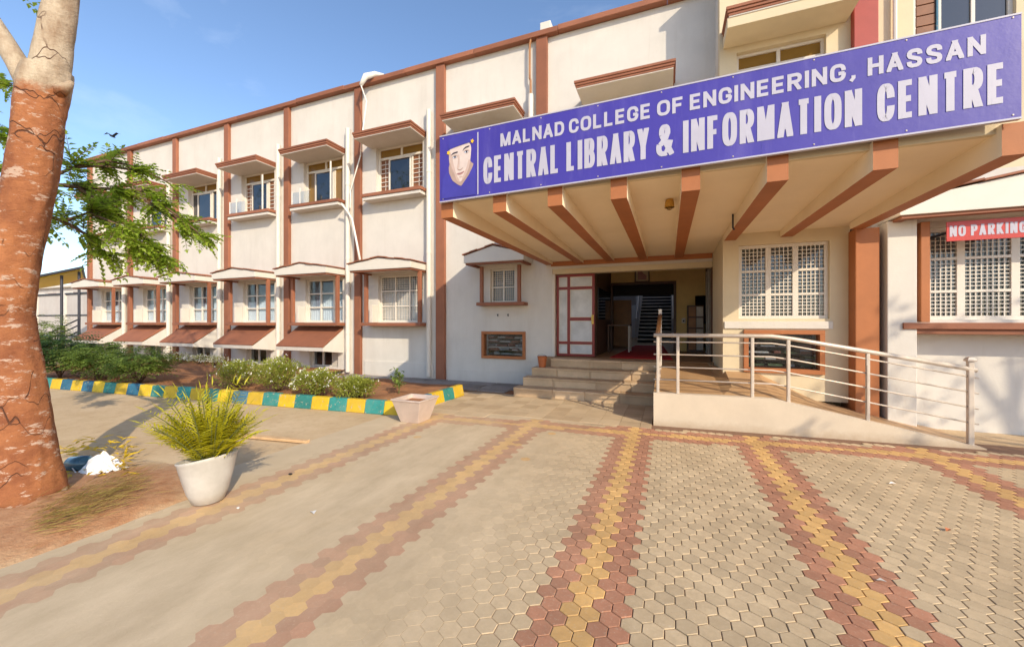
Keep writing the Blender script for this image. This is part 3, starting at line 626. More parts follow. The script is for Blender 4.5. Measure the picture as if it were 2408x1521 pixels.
for a, b, rows in ((dx0 + .06, xm - .035, (fz + .07, fz + .295, fz + .365, 2.325, 2.395, 2.63)), (xm + .035, dx1 - .06, (fz + .07, fz + .295, fz + .365, 1.58, 1.66, 2.325, 2.395, 2.63))):
    for k in range(0, len(rows), 2):
        MB().box(a, b, dy + .028, dy + .034, rows[k], rows[k + 1]).build('pane', 'glass_frost', dr)
        q = MB(); frame(q, a, b, rows[k], rows[k + 1], dy + .012, dy + .027, .018); q.build('bead', 'white_paint', dr)
MB().box(dx1 - .07, dx1 - .02, dy - .03, dy - .002, 1.50, 1.72).build('lock', 'brass', dr, .006)
MB().tube([(dx1 - .045, dy - .03, 1.56), (dx1 - .045, dy - .07, 1.58), (dx1 - .045, dy - .07, 1.68), (dx1 - .045, dy - .03, 1.70)], .009, 8).build('handle', 'brass', dr)
YI = 12.3
wall(B, 'plaster_ochre', -3.2, 3.2, fz, 3.74, YI, YI + .2, [(-1.63, .225, fz, 2.73), (.72, 1.05, 1.5, 2.3)])
pt = MB(); frame(pt, -1.63, .225, fz - .2, 2.73, YI - .03, YI + .23, .07); pt.build('portal_frame', 'wood_dark', B, .006)
MB().box(-1.66, -1.60, DW + .32, YI - .04, fz + .001, 3.7).build('partition', 'wood_dark', B)
MB().box(-1.595, -1.585, DW + .6, YI - .3, fz + .9, 2.4).build('partition_glass', 'glass_dark', B)
MB().box(.98, 1.1, DW + .3, YI - .01, fz, 3.7).build('wall', 'wood_dark', B)
for k in range(5): MB().box(.95, .978, DW + .5 + k * .5, DW + .56 + k * .5, fz + .002, 2.9).build('panel_strip', 'paper', B)
MB().box(-2.7, 1.1, DW + .3, YI, 3.55, 3.6).build('foyer_ceiling', 'plaster_cream', B)
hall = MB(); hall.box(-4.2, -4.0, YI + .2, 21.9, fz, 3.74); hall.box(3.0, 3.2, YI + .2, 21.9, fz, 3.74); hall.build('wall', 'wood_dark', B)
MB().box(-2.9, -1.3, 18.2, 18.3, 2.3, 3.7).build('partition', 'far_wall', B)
# staircase
stc = MB()
for k in range(17):
    z0 = fz + .155 * k; y0 = 16.6 + .27 * k; stc.box(-1.15, .15, y0, y0 + .3, z0 + .115, z0 + .155)
stc = stc.build('staircase', 'white_paint', B)
q = MB()
for k in range(17): q.box(-1.14, .14, 16.72 + .27 * k, 16.76 + .27 * k, fz + .155 * k - .03, fz + .155 * k + .114)
q.build('tread_gap_shade', 'dark', stc)  # dark boards stand in for the shade beneath open treads
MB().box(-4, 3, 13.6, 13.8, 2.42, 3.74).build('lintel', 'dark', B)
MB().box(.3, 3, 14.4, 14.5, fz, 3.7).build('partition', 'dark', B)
for xx in (-1.2, .2): MB().tube([(xx, 16.6, fz + .95), (xx, 16.6 + .27 * 17, fz + .95 + .155 * 17)], .03, 8).build('banister', 'steel', stc)
for k in range(0, 17, 4): MB().tube([(-1.2, 16.7 + .27 * k, fz + .155 * k), (-1.2, 16.7 + .27 * k, fz + .95 + .155 * k)], .015, 6).build('baluster', 'steel', stc)
# steps: four courses of stone
ST = [(-3.02, 7.75, .18), (-2.92, 8.05, .36), (-2.82, 8.35, .54), (-2.47, 8.66, .72)]
for i, (xl, ys, zt) in enumerate(ST):
    o = MB().box(xl + .01, -.21, ys + .02, 9.0 if i < 3 else 8.955, (zt - .18 if i else -.05), zt - .045).build('step', 'stone', B)
    x = xl
    while x < -.22:
        x2 = min(x + random.uniform(.55, .95), -.215)
        if -.215 - x2 < .25: x2 = -.215
        MB().box(x + .002, x2 - .002, ys - .015, ys + (.325 if i < 3 else .29), zt - .044, zt + random.uniform(-.002, .001)).build('tread_stone', 'stone', o, .008)
        MB().box(x + .003 + random.uniform(0, .1) * (x > xl), x2 - .003, ys + .003, ys + .0195, (zt - .178 if i else -.04), zt - .046).build('riser_stone', 'stone', o, .003)
        x = x2
# ------------------------------------------------------------------ ramp and landing
def yf(x): return 6.33 + .072 * (x + .2)
XA, XB, XE = -.2, 1.36, 3.62
rp = thing('access_ramp', (1.5, 7, 0), 'plastered wheelchair ramp with brown tiled landing beside the entrance steps', 'ramp')
def rampz(x, t): # t 0 front .. 1 back
    return (.48 + .235 * t) if x <= XB else max(0, .48 * (XE - x) / (XE - XB)) + .235 * t * max(0, 1 - (x - XB) / .8)
top = MB(); xsr = [XA + (XE - XA) * i / 24 for i in range(25)]
for x in xsr:
    yb = 8.95 if x < XC else YG - .002
    for t in (0, .33, .66, 1): top.v.append((x, yf(x) + .12 + (yb - yf(x) - .12) * t, rampz(x, t)))
for i in range(24):
    for j in range(3): a = i * 4 + j; top.f.append((a, a + 4, a + 5, a + 1)); top.mi.append(0)
top.build('tiled_top', 'tile_floor', rp)
fw = MB()
for i in range(24):
    a, b = xsr[i], xsr[i + 1]; za, zb = rampz(a, 0) + .004, rampz(b, 0) + .004
    fw.add([(a, yf(a), -.05), (b, yf(b), -.05), (b, yf(b), zb), (a, yf(a), za), (a, yf(a) + .122, za), (b, yf(b) + .122, zb)], [(0, 1, 2, 3), (3, 2, 5, 4)])
fw.add([(XA, yf(XA), -.05), (XA, yf(XA), .484), (XA, yf(XA) + .12, .484), (XA, 8.95, .719), (XA, 8.95, -.05)], [(0, 1, 2, 3, 4)])
fw.build('kerb_wall', 'ramp_plaster', rp)
# railing
rl = thing('ramp_railing', (1.5, 6.5, .3), 'pale steel tube railing along the ramp with five thin rails', 'railing')
NP = [(XA + .06, .48, 1.34), (.14, .48, 1.34), (1.12, .48, 1.34), (1.56, .44, 1.31), (2.46, .25, 1.13), (3.50, 0, 1.06)]
def ry(x): return yf(x) + .07
for i, (x, zb, zt) in enumerate(NP):
    zb = rampz(x, 0) - .02; q = .021 if i < 5 else .028
    p_ = MB().box(x - q, x + q, ry(x) - q, ry(x) + q, zb, zt).build('post', 'steel', rl, .008)
    if i == 5:
        MB().lathe((x, ry(x), zt), [(.058, 0), (.062, .02), (.035, .05), (.005, .06)], 4).build('finial', 'steel', p_)
    elif i > 0: MB().box(x - .018, x - .006, ry(x) - .04, ry(x) - .027, zb + .1, zt - .15).build('flat_bar', 'steel', p_)
top_pts = [(XA + .0, ry(XA), 1.35), (XB, ry(XB), 1.35), (XB + .25, ry(XB + .25), 1.315), (3.56, ry(3.56), .955)]
MB().tube(top_pts, .030, 12).build('handrail', 'steel', rl, smooth=True)
for k in range(4):
    h = .20 + .19 * k; d_ = .87 - h
    MB().tube([(XA + .0, ry(XA), 1.35 - d_), (XB, ry(XB), 1.35 - d_), (XB + .25, ry(XB + .25), 1.315 - d_), (3.58, ry(3.58), .955 - d_ * 1.0)], 0.0105, 8).build('rail', 'steel', rl, smooth=True)
s2 = thing('landing_railing', (-.14, 7.5, .5), 'steel side railing with wooden handrail rising beside the steps', 'railing')
xr = XA + .06
for y in (7.2, 8.1): MB().box(xr - .024, xr + .024, y - .024, y + .024, .48 + .235 * (y - 6.4) / 2.5, 1.36 + .33 * (y - 6.4) / 2.0 - (.0 if y < 8 else .02)).build('post', 'steel', s2, .006)
MB().tube([(xr, 6.5, 1.38), (xr, 7.3, 1.52), (xr, 8.25, 1.68)], .034, 12).build('handrail', 'wood', s2, smooth=True)
MB().box(xr - .03, xr + .03, 8.23, 8.30, .70, 1.80).build('end_post', 'white_metal', s2, .008)
for k in range(4): MB().tube([(xr, 6.5, .68 + .19 * k), (xr, 8.25, .95 + .19 * k)], .0135, 8).build('rail', 'steel', s2, smooth=True)
# ------------------------------------------------------------------ SIGNS
def arc(cx, cz, rx, rz, a0, a1, n_=10): return [(cx + rx * math.copysign(abs(math.cos(R(a0 + (a1 - a0) * i / n_))) ** .82, math.cos(R(a0 + (a1 - a0) * i / n_))), cz + rz * math.copysign(abs(math.sin(R(a0 + (a1 - a0) * i / n_))) ** .82, math.sin(R(a0 + (a1 - a0) * i / n_)))) for i in range(n_ + 1)]
STEM = [(0, -.2), (0, 1.2)]
GL = {  # glyph: (relative width, strokes as centre lines in the unit box; 'x' strokes run past the box and are clipped)
 'A': (1.06, [[(-.09, -.2), (.59, 1.2)], [(1.09, -.2), (.41, 1.2)], [(.2, .27), (.8, .27)]]),
 'B': (1, [STEM, [(0, 1), (.5, 1)] + arc(.5, .765, .42, .235, 90, -90, 10) + [(0, .53)], [(0, .53), (.5, .53)] + arc(.5, .265, .5, .265, 90, -90, 10) + [(0, 0)]]),
 'C': (1, [arc(.5, .62, .5, .38, 0, 180, 14) + arc(.5, .38, .5, .38, 180, 360, 14)]),
 'D': (1.03, [STEM, [(0, 1), (.4, 1)] + arc(.4, .5, .6, .5, 90, -90, 16) + [(0, 0)]]),
 'E': (.88, [STEM, [(0, 1), (1.1, 1)], [(0, .51), (1.0, .51)], [(0, 0), (1.1, 0)]]),
 'F': (.84, [STEM, [(0, 1), (1.1, 1)], [(0, .5), (.95, .5)]]),
 'G': (1.05, [arc(.5, .62, .5, .38, 0, 180, 14) + arc(.5, .38, .5, .38, 180, 360, 14) + [(1, .44)], [(.55, .44), (1.08, .44)]]),
 'H': (1.02, [STEM, [(1, -.2), (1, 1.2)], [(0, .52), (1, .52)]]),
 'I': (0, [STEM]),
 'K': (1.05, [STEM, [(0, .3), (1.0, 1.12)], [(.3, .58), (1.05, -.14)]]),
 'L': (.84, [STEM, [(0, 0), (1.1, 0)]]),
 'M': (1.28, [STEM, [(1, -.2), (1, 1.2)], [(-.04, 1.2), (.54, -.2)], [(1.04, 1.2), (.46, -.2)]]),
 'N': (1.04, [STEM, [(1, -.2), (1, 1.2)], [(-.1, 1.15), (1.1, -.15)]]),
 'O': (1.08, [arc(.5, .62, .5, .38, 0, 180, 14) + arc(.5, .38, .5, .38, 180, 360, 14) + [(1, .62)]]),
 'P': (.96, [STEM, [(0, 1), (.5, 1)] + arc(.5, .73, .5, .27, 90, -90, 12) + [(0, .46)]]),
 'R': (1.03, [STEM, [(0, 1), (.5, 1)] + arc(.5, .745, .47, .255, 90, -90, 12) + [(0, .49)], [(.48, .50), (1.0, -.12)]]),
 'S': (.98, [[(.97, .70)] + arc(.5, .76, .47, .24, 0, 180, 12) + [(.05, .70), (.14, .60), (.5, .5), (.86, .40), (.95, .31)] + arc(.5, .24, .47, .24, 0, -180, 12) + [(.03, .30)]]),
 'T': (.92, [[(.5, -.2), (.5, 1.2)], [(-.1, 1), (1.1, 1)]]),
 'Y': (1.0, [[(.5, -.2), (.5, .45)], [(-.14, 1.2), (.52, .38)], [(1.14, 1.2), (.48, .38)]]),
 '&': (1.15, [[(1.06, -.06), (.24, .70)], arc(.47, .80, .24, .20, 205, -20, 12), [(.70, .76), (.56, .58), (.12, .34)], arc(.40, .23, .40, .23, 150, 300, 10), [(.60, .035), (.78, .2), (.93, .48)]]),
 ',': (.3, [[(1, .14), (1, -.04), (.2, -.25)]])}
def strip(pts, t):
    P = [Vector(p) for p in pts]; A = []; Bq = []
    for i, p in enumerate(P):
        d0 = (p - P[i - 1]) if i else None; d1 = (P[i + 1] - p) if i < len(P) - 1 else None
        if d0 is not None and d0.length < 1e-6: d0 = None
        if d1 is not None and d1.length < 1e-6: d1 = None
        dd = ((d0.normalized() if d0 else Vector((0, 0))) + (d1.normalized() if d1 else Vector((0, 0))))
        if dd.length < 1e-4: continue
        dd.normalize(); n_ = Vector((-dd.y, dd.x)); k = 1.0
        if d0 is not None and d1 is not None: k = min(1.35, 1 / max(.35, n_.dot(Vector((-d1.y, d1.x)).normalized())))
        A.append(p + n_ * t * .5 * k); Bq.append(p - n_ * t * .5 * k)
    return A, Bq
def clipz(poly, h, x0, x1):
    for ax_, lim, sg in ((1, 0, 1), (1, h, -1), (0, x0, 1), (0, x1, -1)):
        o_ = []
        for i in range(len(poly)):
            a, b = poly[i - 1], poly[i]; ia, ib = (a[ax_] - lim) * sg >= 0, (b[ax_] - lim) * sg >= 0
            if ia != ib: t = (lim - a[ax_]) / (b[ax_] - a[ax_]); o_.append(a.lerp(b, t))
            if ib: o_.append(b)
        poly = o_
        if not poly: break
    return poly
def text_mesh(body, width, height, weight=.2, gap=.11):
    """flat block capitals: every stroke a strip, strokes a hair apart in depth"""
    t = weight * height
    ch = [(c, GL[c]) for c in body]; ng = len(ch) - 1; g_ = gap * height; I = sum(1 for c, _ in ch if c in 'I,')
    wsum = sum(gl[0] for c, gl in ch); unit = (width - ng * g_ - t * len(ch)) / wsum
    out_ = []; x = 0; lv = 0
    for c, (w_, strokes) in ch:
        m = MB(); out_.append(m)
        W_ = w_ * unit + t
        if c == ',': x -= g_ * .3
        for sk in strokes:
            lv = (lv + 1) % 6
            A, Bq = strip([(x + t / 2 + p[0] * (W_ - t), t / 2 * .92 + p[1] * (height - t * .92)) for p in sk], t * (1 if c != ',' else .9))
            for i in range(len(A) - 1):
                pl_ = [A[i], Bq[i], Bq[i + 1], A[i + 1]]
                if c != ',': pl_ = clipz(pl_, height, x - .0001, x + W_ + .0001)
                if len(pl_) >= 3: m.add([(p.x, -.00012 * lv, p.y) for p in pl_], [tuple(range(len(pl_)))])
        x += W_ + g_
    return out_
def lay(mb, fn): mb.v = [fn(*v) for v in mb.v]; return mb
SX0, SX1, SY = -2.722, 2.60, 4.38
def sz(x, z): return z + .078 * (x - SX0) / (SX1 - SX0)           # the board hangs a touch lower at its left end
SB = thing('entrance_signboard', (-.06, SY, 3.1), 'long blue signboard with white library lettering and printed portrait above the entrance', 'signboard')
zb, zt = 3.085, 3.922
MB().hexa([(SX0, SY, zb), (SX1, SY, sz(SX1, zb)), (SX1, SY + .035, sz(SX1, zb)), (SX0, SY + .035, zb)], [(SX0, SY, zt), (SX1, SY, sz(SX1, zt) - .015), (SX1, SY + .035, sz(SX1, zt) - .015), (SX0, SY + .035, zt)]).build('panel', 'sign_blue', SB, .003)
e = MB()
for z0_, z1_, k in ((zb - .008, zb + .006, 0), (zt - .006, zt + .008, -.015)):
    e.hexa([(SX0, SY - .004, z0_), (SX1, SY - .004, sz(SX1, z0_) + k), (SX1, SY + .037, sz(SX1, z0_) + k), (SX0, SY + .037, z0_)], [(SX0, SY - .004, z1_), (SX1, SY - .004, sz(SX1, z1_) + k), (SX1, SY + .037, sz(SX1, z1_) + k), (SX0, SY + .037, z1_)])
e.build('edging', 'sign_letter', SB)
for xs_ in (-.95, .83):
    MB().add([(xs_, SY - .0012, sz(xs_, zb + .01)), (xs_ + .004, SY - .0012, sz(xs_, zb + .01)), (xs_ + .004, SY - .0012, sz(xs_, zt - .02)), (xs_, SY - .0012, sz(xs_, zt - .02))], [(0, 1, 2, 3)]).build('seam', 'print_navy', SB)
for k in range(9):
    for zz in (zb + .03, zt - .035):
        xs_ = SX0 + .05 + (SX1 - SX0 - .1) * k / 8; MB().tube([(xs_, SY - .0005, sz(xs_, zz)), (xs_, SY - .005, sz(xs_, zz))], [.008, .005], 8).build('screw', 'steel', SB)
def letters(body, x0, x1, z0, h, bold, gap):
    # word by word so that spacing follows the board
    for mb in text_mesh(body, x1 - x0, h, bold, gap): lay(mb, lambda x, y, z: (x0 + x, SY - .0035 + y, sz(x0 + x, z0 + z))).build('letter', 'sign_letter', SB)
for body, pa_, pb_ in (('MALNAD', 1177, 1327), ('COLLEGE', 1338, 1530), ('OF', 1545, 1607), ('ENGINEERING,', 1622, 2014), ('HASSAN', 2040, 2318)):
    letters(body, TX(pa_, SY), TX(pb_, SY), 3.642, .158, .205, .13)
for body, pa_, pb_ in (('CENTRAL', 1137, 1316), ('LIBRARY', 1332, 1526), ('&', 1543, 1585), ('INFORMATION', 1606, 2027), ('CENTRE', 2062, 2366)):
    letters(body, TX(pa_, SY), TX(pb_, SY), 3.222, .325, .16, .07)
MB().add([(-2.184, SY - .003, 3.12), (-2.168, SY - .003, 3.12), (-2.168, SY - .003, 3.885), (-2.184, SY - .003, 3.885)], [(0, 1, 2, 3)]).build('divider', 'sign_letter', SB)
# printed portrait: layers of flat ink (unit square u right, v up, over the left field of the board)
def PQ(u, v, dy): return (SX0 + .03 + u * .49, SY - .002 - dy, 3.12 + v * .77)
def ink(name, mat, pts, lvl, smooth=2):
    P = [Vector((a, b)) for a, b in pts]
    for _ in range(smooth):
        Q = []
        for i in range(len(P)): a, b = P[i], P[(i + 1) % len(P)]; Q += [a.lerp(b, .25), a.lerp(b, .75)]
        P = Q
    mb = MB(); mb.add([PQ(p.x, p.y, lvl * .0006) for p in P], [tuple(range(len(P)))]); return mb.build(name, mat, SB)
ink('printed_neck', 'print_skin_shade', [(.20, .46), (.28, .30), (.5, .19), (.60, .17), (.80, .33), (.95, .50), (.86, .53), (.80, .62), (.26, .62)], 1, 1)
ink('printed_face', 'print_skin', [(.25, .84), (.215, .68), (.24, .52), (.33, .38), (.44, .27), (.55, .235), (.66, .29), (.78, .42), (.85, .58), (.875, .86), (.55, .89)], 2)
ink('printed_face_tone', 'print_skin_mid', [(.23, .76), (.215, .66), (.25, .50), (.34, .37), (.44, .27), (.55, .24), (.50, .30), (.43, .38), (.38, .50), (.34, .58), (.31, .70)], 3)
ink('printed_face_tone', 'print_skin_mid', [(.84, .56), (.77, .42), (.66, .29), (.58, .25), (.66, .37), (.74, .47), (.80, .60)], 3)
ink('printed_cheek_shade', 'print_skin_shade', [(.225, .62), (.26, .48), (.36, .345), (.46, .26), (.40, .36), (.32, .47)], 4)
ink('printed_chin_shade', 'print_skin_mid', [(.50, .325), (.58, .335), (.64, .325), (.58, .30)], 4)
ink('printed_nose_side', 'print_skin_mid', [(.475, .70), (.53, .68), (.535, .58), (.53, .50), (.50, .465), (.455, .47), (.47, .52), (.49, .58)], 4)
ink('printed_nostril', 'print_skin_shade', [(.45, .47), (.50, .455), (.54, .44), (.60, .455), (.65, .475), (.60, .435), (.54, .42), (.49, .435)], 5)
ink('printed_mouth', 'print_lip', [(.43, .375), (.50, .392), (.55, .388), (.60, .398), (.70, .415), (.61, .36), (.53, .352), (.48, .362)], 5)
ink('printed_lip_line', 'print_dark', [(.43, .377), (.52, .379), (.60, .383), (.69, .413), (.60, .377), (.52, .373)], 6, 1)
for du, dv, tl_ in ((0, 0, .012), (.335, .055, .03)):
    ink('printed_eye_socket', 'print_skin_mid', [(.30 + du, .665 + dv), (.37 + du, .70 + dv), (.48 + du, .69 + dv), (.49 + du, .65 + dv), (.40 + du, .62 + dv)], 4)
    ink('printed_brow', 'print_dark', [(.275 + du, .695 + dv - tl_), (.33 + du, .735 + dv), (.48 + du, .738 + dv + tl_ * .5), (.49 + du, .715 + dv + tl_ * .5), (.35 + du, .712 + dv)], 6, 1)
    ink('printed_eye', 'print_eye', [(.32 + du, .652 + dv), (.39 + du, .675 + dv), (.47 + du, .653 + dv), (.40 + du, .633 + dv)], 6, 1)
    ink('printed_pupil', 'print_dark', [(.375 + du, .672 + dv), (.425 + du, .672 + dv), (.43 + du, .640 + dv), (.38 + du, .638 + dv)], 7, 2)
    ink('printed_lash', 'print_dark', [(.305 + du, .648 + dv), (.39 + du, .685 + dv), (.485 + du, .655 + dv), (.39 + du, .672 + dv)], 8, 1)
ink('printed_cap', 'print_navy', [(.20, .79), (.24, .93), (.36, 1.0), (.72, 1.0), (.88, .97), (.91, .86), (.6, .835), (.4, .815)], 9, 1)
ink('printed_shirt', 'print_navy', [(.0, .0), (.03, .33), (.19, .46), (.33, .27), (.56, .15), (.80, .33), (.95, .50), (1.0, .40), (1.0, .0)], 9, 0)
for cu_, cv in ((.21, .745), (.90, .865)):
    ink('printed_flower', 'print_yellow', [(cu_ + (.06 if k % 2 == 0 else .03) * math.cos(k * math.pi / 5), cv + (.042 if k % 2 == 0 else .02) * math.sin(k * math.pi / 5)) for k in range(10)], 10, 1)
# no parking plate
NPX0, NPX1, NY = TX(2226, 7.22), TX(2426, 7.22), 7.22
ND = thing('no_parking_sign', ((NPX0 + NPX1) / 2, NY, 2.5), 'red no parking plate with white letters fixed across the barred window', 'sign')
zz0, zz1 = 2.65, 2.917
tl = lambda x, z: z - .005 * (x - NPX0)
MB().box(NPX0, NPX1, NY, NY + .012, zz0, zz1).build('plate', 'sign_red', ND, .003)
for body, a, b in (('NO', 2233, 2271), ('PARKING', 2283, 2414)):
    x0 = TX(a, NY); x1 = TX(b, NY); [lay(mb, lambda x, y, z: (x0 + x, NY - .002 + y, 2.712 + z)).build('letter', 'sign_letter', ND) for mb in text_mesh(body, x1 - x0, .148, .19, .11)]
for x in (NPX0 + .05, NPX1 - .05): MB().box(x - .012, x + .012, NY + .0125, YG + .11, zz0 + .12, zz0 + .15).build('bracket', 'dark_metal', ND)
# ------------------------------------------------------------------ small things at the entrance
q = GP(1274, 857, .54); q = Vector((-2.62, 8.50, .54))
rp_ = thing('bucket', q, 'small orange-red bucket at the left end of the steps', 'bucket')
MB().lathe(q, [(.075, .002), (.08, .02), (.108, .23), (.112, .24), (.10, .245), (.098, .235), (.07, .03)], 20).build('body', 'terracotta', rp_, smooth=False)
MB().tube([q + Vector((.108 * math.cos(a), -.02 - .03 * math.sin(a), .235 + .05 * math.sin(a))) for a in [math.pi * k / 10 for k in range(11)]], .004, 6).build('handle', 'dark_metal', rp_)
px_ = TX(1510, YI - .03)
PF = thing('framed_picture', (px_, YI - .03, 2.75), 'brown framed picture of a seated silhouette above the inner doorway', 'picture')
m = MB(); frame(m, px_ - .21, px_ + .21, 2.72, 3.24, YI - .05, YI - .004, .035); m.build('frame', 'wood_dark', PF, .005)
MB().box(px_ - .175, px_ + .175, YI - .02, YI - .012, 2.755, 3.205).build('print', 'plaster_cream', PF)
MB().prism_y([(px_ - .12, 2.80), (px_ + .12, 2.80), (px_ + .12, 2.92), (px_ + .03, 2.98), (px_ - .02, 3.08), (px_ - .02, 3.14), (px_ - .10, 3.14), (px_ - .13, 3.06), (px_ - .12, 2.95)], YI - .024, YI - .0205).build('silhouette', 'print_lip', PF)
tag(MB().prism_z([(-1.25, 9.35), (.1, 9.35), (-.15, 14.6), (-1.05, 14.6)], fz + .001, fz + .012).build('red_carpet', 'carpet'), 'red carpet leading from the steps into the hall', 'carpet')
cb = thing('cabinet', (.75, 11.8, fz), 'tall dark wooden cabinet at the right of the foyer', 'cabinet')
MB().box(.5, .9, 11.75, 12.2, fz, 2.0).build('body', 'wood_dark', cb, .006)
for k in range(4): MB().box(.53, .70, 11.735, 11.748, fz + .08 + k * .3, fz + .34 + k * .3).build('panel', 'wood', cb, .004); MB().box(.72, .88, 11.735, 11.748, fz + .08 + k * .3, fz + .34 + k * .3).build('panel', 'paper', cb, .004)
tb = thing('reception_table', (-1.25, 11.4, fz), 'small dark table just inside the door beside the partition', 'table')
MB().box(-1.55, -.95, 11.1, 11.7, fz + .72, fz + .76).build('top', 'wood_dark', tb, .005)
for a in (-1.52, -.98):
    for b in (11.13, 11.67): MB().box(a - .02, a + .02, b - .02, b + .02, fz, fz + .72).build('leg', 'paper' if a > -1.2 else 'wood_dark', tb)
lw = thing('notice_board', (-1.3, 13.4, fz), 'orange wooden board standing in the hall left of the stairs', 'board')
MB().box(-1.75, -1.15, 14.0, 14.05, fz, 2.3).build('panel', 'wood', lw, .005)
sw = thing('light_switch', (.42, YI, 1.6), 'small white switch plate on the ochre foyer wall', 'switch')
MB().box(.37, .47, YI - .02, YI - .003, 1.52, 1.66).build('plate', 'white_paint', sw, .003); MB().box(.40, .44, YI - .026, YI - .021, 1.56, 1.6).build('rocker', 'dark', sw)
# ------------------------------------------------------------------ FOLIAGE HELPERS
rnd = random.Random(11)
def rv(s=1.0):
    while True:
        v = Vector((rnd.uniform(-1, 1), rnd.uniform(-1, 1), rnd.uniform(-1, 1)))
        if .01 < v.length <= 1: return v * s
def leaf(m, p, d, up, ln, wd, mi=0, fold=.25):
    d = d.normalized(); s = d.cross(up)
    if s.length < .01: s = d.orthogonal()
    s.normalize(); n_ = s.cross(d)
    a = p + d * ln * .45
    m.add([p, a + s * wd * .5 + n_ * wd * fold, p + d * ln, a - s * wd * .5 + n_ * wd * fold, a], [(0, 4, 1), (1, 4, 2), (2, 4, 3), (3, 4, 0)], mi)
def frond(m, p, d, ln, pairs, ll, lw, droop=.3, mi=0):
    d = d.normalized(); pts = [p]; c = p.copy(); dd = d.copy()
    for i in range(pairs): c = c + dd * (ln / pairs); dd = (dd + Vector((0, 0, -droop / pairs))).normalized(); pts.append(c.copy())
    up = Vector((0, 0, 1)) + rv(.35)
    for i in range(1, len(pts)):
        t = (pts[i] - pts[i - 1]).normalized(); s = t.cross(up).normalized(); k = math.sin(math.pi * (.18 + .75 * i / len(pts)))
        for q_ in (-1, 1): leaf(m, pts[i], s * q_ + t * .55 + Vector((0, 0, -.15)) + rv(.15), up, ll * k * rnd.uniform(.8, 1.15), lw * k, mi)
    leaf(m, pts[-1], dd, up, ll * .8, lw * .8, mi)
    return pts
def limb(m, a, b, ra, rb, wob=.05, k=8, n_=7):
    a, b = Vector(a), Vector(b); L_ = (b - a).length; pts = []; rad = []
    o1, o2 = rv(100), rv(100)
    for i in range(n_ + 1):
        t = i / n_; p = a.lerp(b, t); w_ = wob * L_ * math.sin(math.pi * t)
        pts.append(p + Vector((noise.noise(o1 + Vector((t * 2, 0, 0))), noise.noise(o2 + Vector((t * 2, 0, 0))), noise.noise(o1 + o2 + Vector((t * 2, 0, 0))))) * w_ * 2); rad.append(ra + (rb - ra) * t)
    m.tube(pts, rad, k); return pts
# ------------------------------------------------------------------ the big tree at the left
tb0 = GP(64, 1187)
def trunk_ring(m, rings, k=48, seed=0):
    b = len(m.v)
    for (c, r) in rings:
        for j in range(k):
            a = 2 * math.pi * j / k; d = Vector((math.cos(a), math.sin(a), 0))
            rr = r * (1 + .10 * noise.noise(Vector((d.x * 1.4, d.y * 1.4, c.z * .9 + seed))) + .05 * noise.noise(Vector((d.x * 4, d.y * 4, c.z * 5 + seed))) + .03 * noise.noise(Vector((d.x * 9, d.y * 9, c.z * 14 + seed))) - .05 * max(0, noise.noise(Vector((d.x * 1.5, d.y * 1.5, c.z * 7 + seed))) - .15))
            m.v.append(tuple(c + d * rr))
    for i in range(len(rings) - 1):
        for j in range(k): m.f.append((b + i * k + j, b + i * k + (j + 1) % k, b + (i + 1) * k + (j + 1) % k, b + (i + 1) * k + j)); m.mi.append(0)
TD = 3.35; KT = TD / 2.72
TR = thing('tree', tb0, 'thick terracotta-painted tree trunk with pale fork at the left edge', 'tree')
m = MB()
def ctr(px, py): # trunk axis follows the photograph at the trunk's distance
    return WP(px, py, TD)
key = [(66, 1205, .215), (65, 1180, .19), (63, 1130, .168), (59, 1080, .153), (52, 1000, .143), (34, 850, .134), (16, 740, .129), (34, 600, .126), (70, 450, .122), (88, 330, .122), (97, 245, .125), (104, 200, .132), (112, 165, .12)]
key = [(a, b, r * KT) for a, b, r in key]
rings = []
for (a, b) in zip(key, key[1:]):
    for s in range(9):
        t = s / 9; c = ctr(a[0] + (b[0] - a[0]) * t, a[1] + (b[1] - a[1]) * t); rings.append((c, a[2] + (b[2] - a[2]) * t))
rings.append((ctr(*key[-1][:2]), key[-1][2])); trunk_ring(m, rings)
rings = [(ctr(106 + 44 * min(1, t * 1.35), 240 - 350 * t), (.104 - .022 * min(1, t * 1.4)) * KT) for t in [i / 28 for i in range(29)]]
trunk_ring(m, rings, 24, 3.0)
p0 = ctr(80, 215)
m.tube([p0, ctr(45, 155), ctr(2, 85), ctr(-50, 5), ctr(-130, -120)], [r * KT for r in (.075, .062, .056, .052, .05)], 16)
kn = ctr(163, 200); m.tube([ctr(135, 215), ctr(162, 202), ctr(170, 192)], [.05 * KT, .026 * KT, .012 * KT], 10)
m.build('trunk', 'trunk', TR, smooth=True)
lb = MB(); lf = MB()
def spray(pts, n_, ln=(.16, .32), pairs=6, spread=1.0, ll=.075, lw=.046):
    for _ in range(n_):
        i = rnd.randrange(1, len(pts)); p = Vector(pts[i]) + rv(.05); d = (Vector(pts[i]) - Vector(pts[i - 1])).normalized() + rv(spread) + Vector((0, 0, -.1))
        q = frond(lf, p, d, rnd.uniform(*ln), pairs, ll * rnd.uniform(.75, 1.25), lw, rnd.uniform(.0, .6)); lb.tube([q[0], q[len(q) // 2], q[-1]], [.0035, .003, .0015], 4)
st0 = ctr(60, 420)
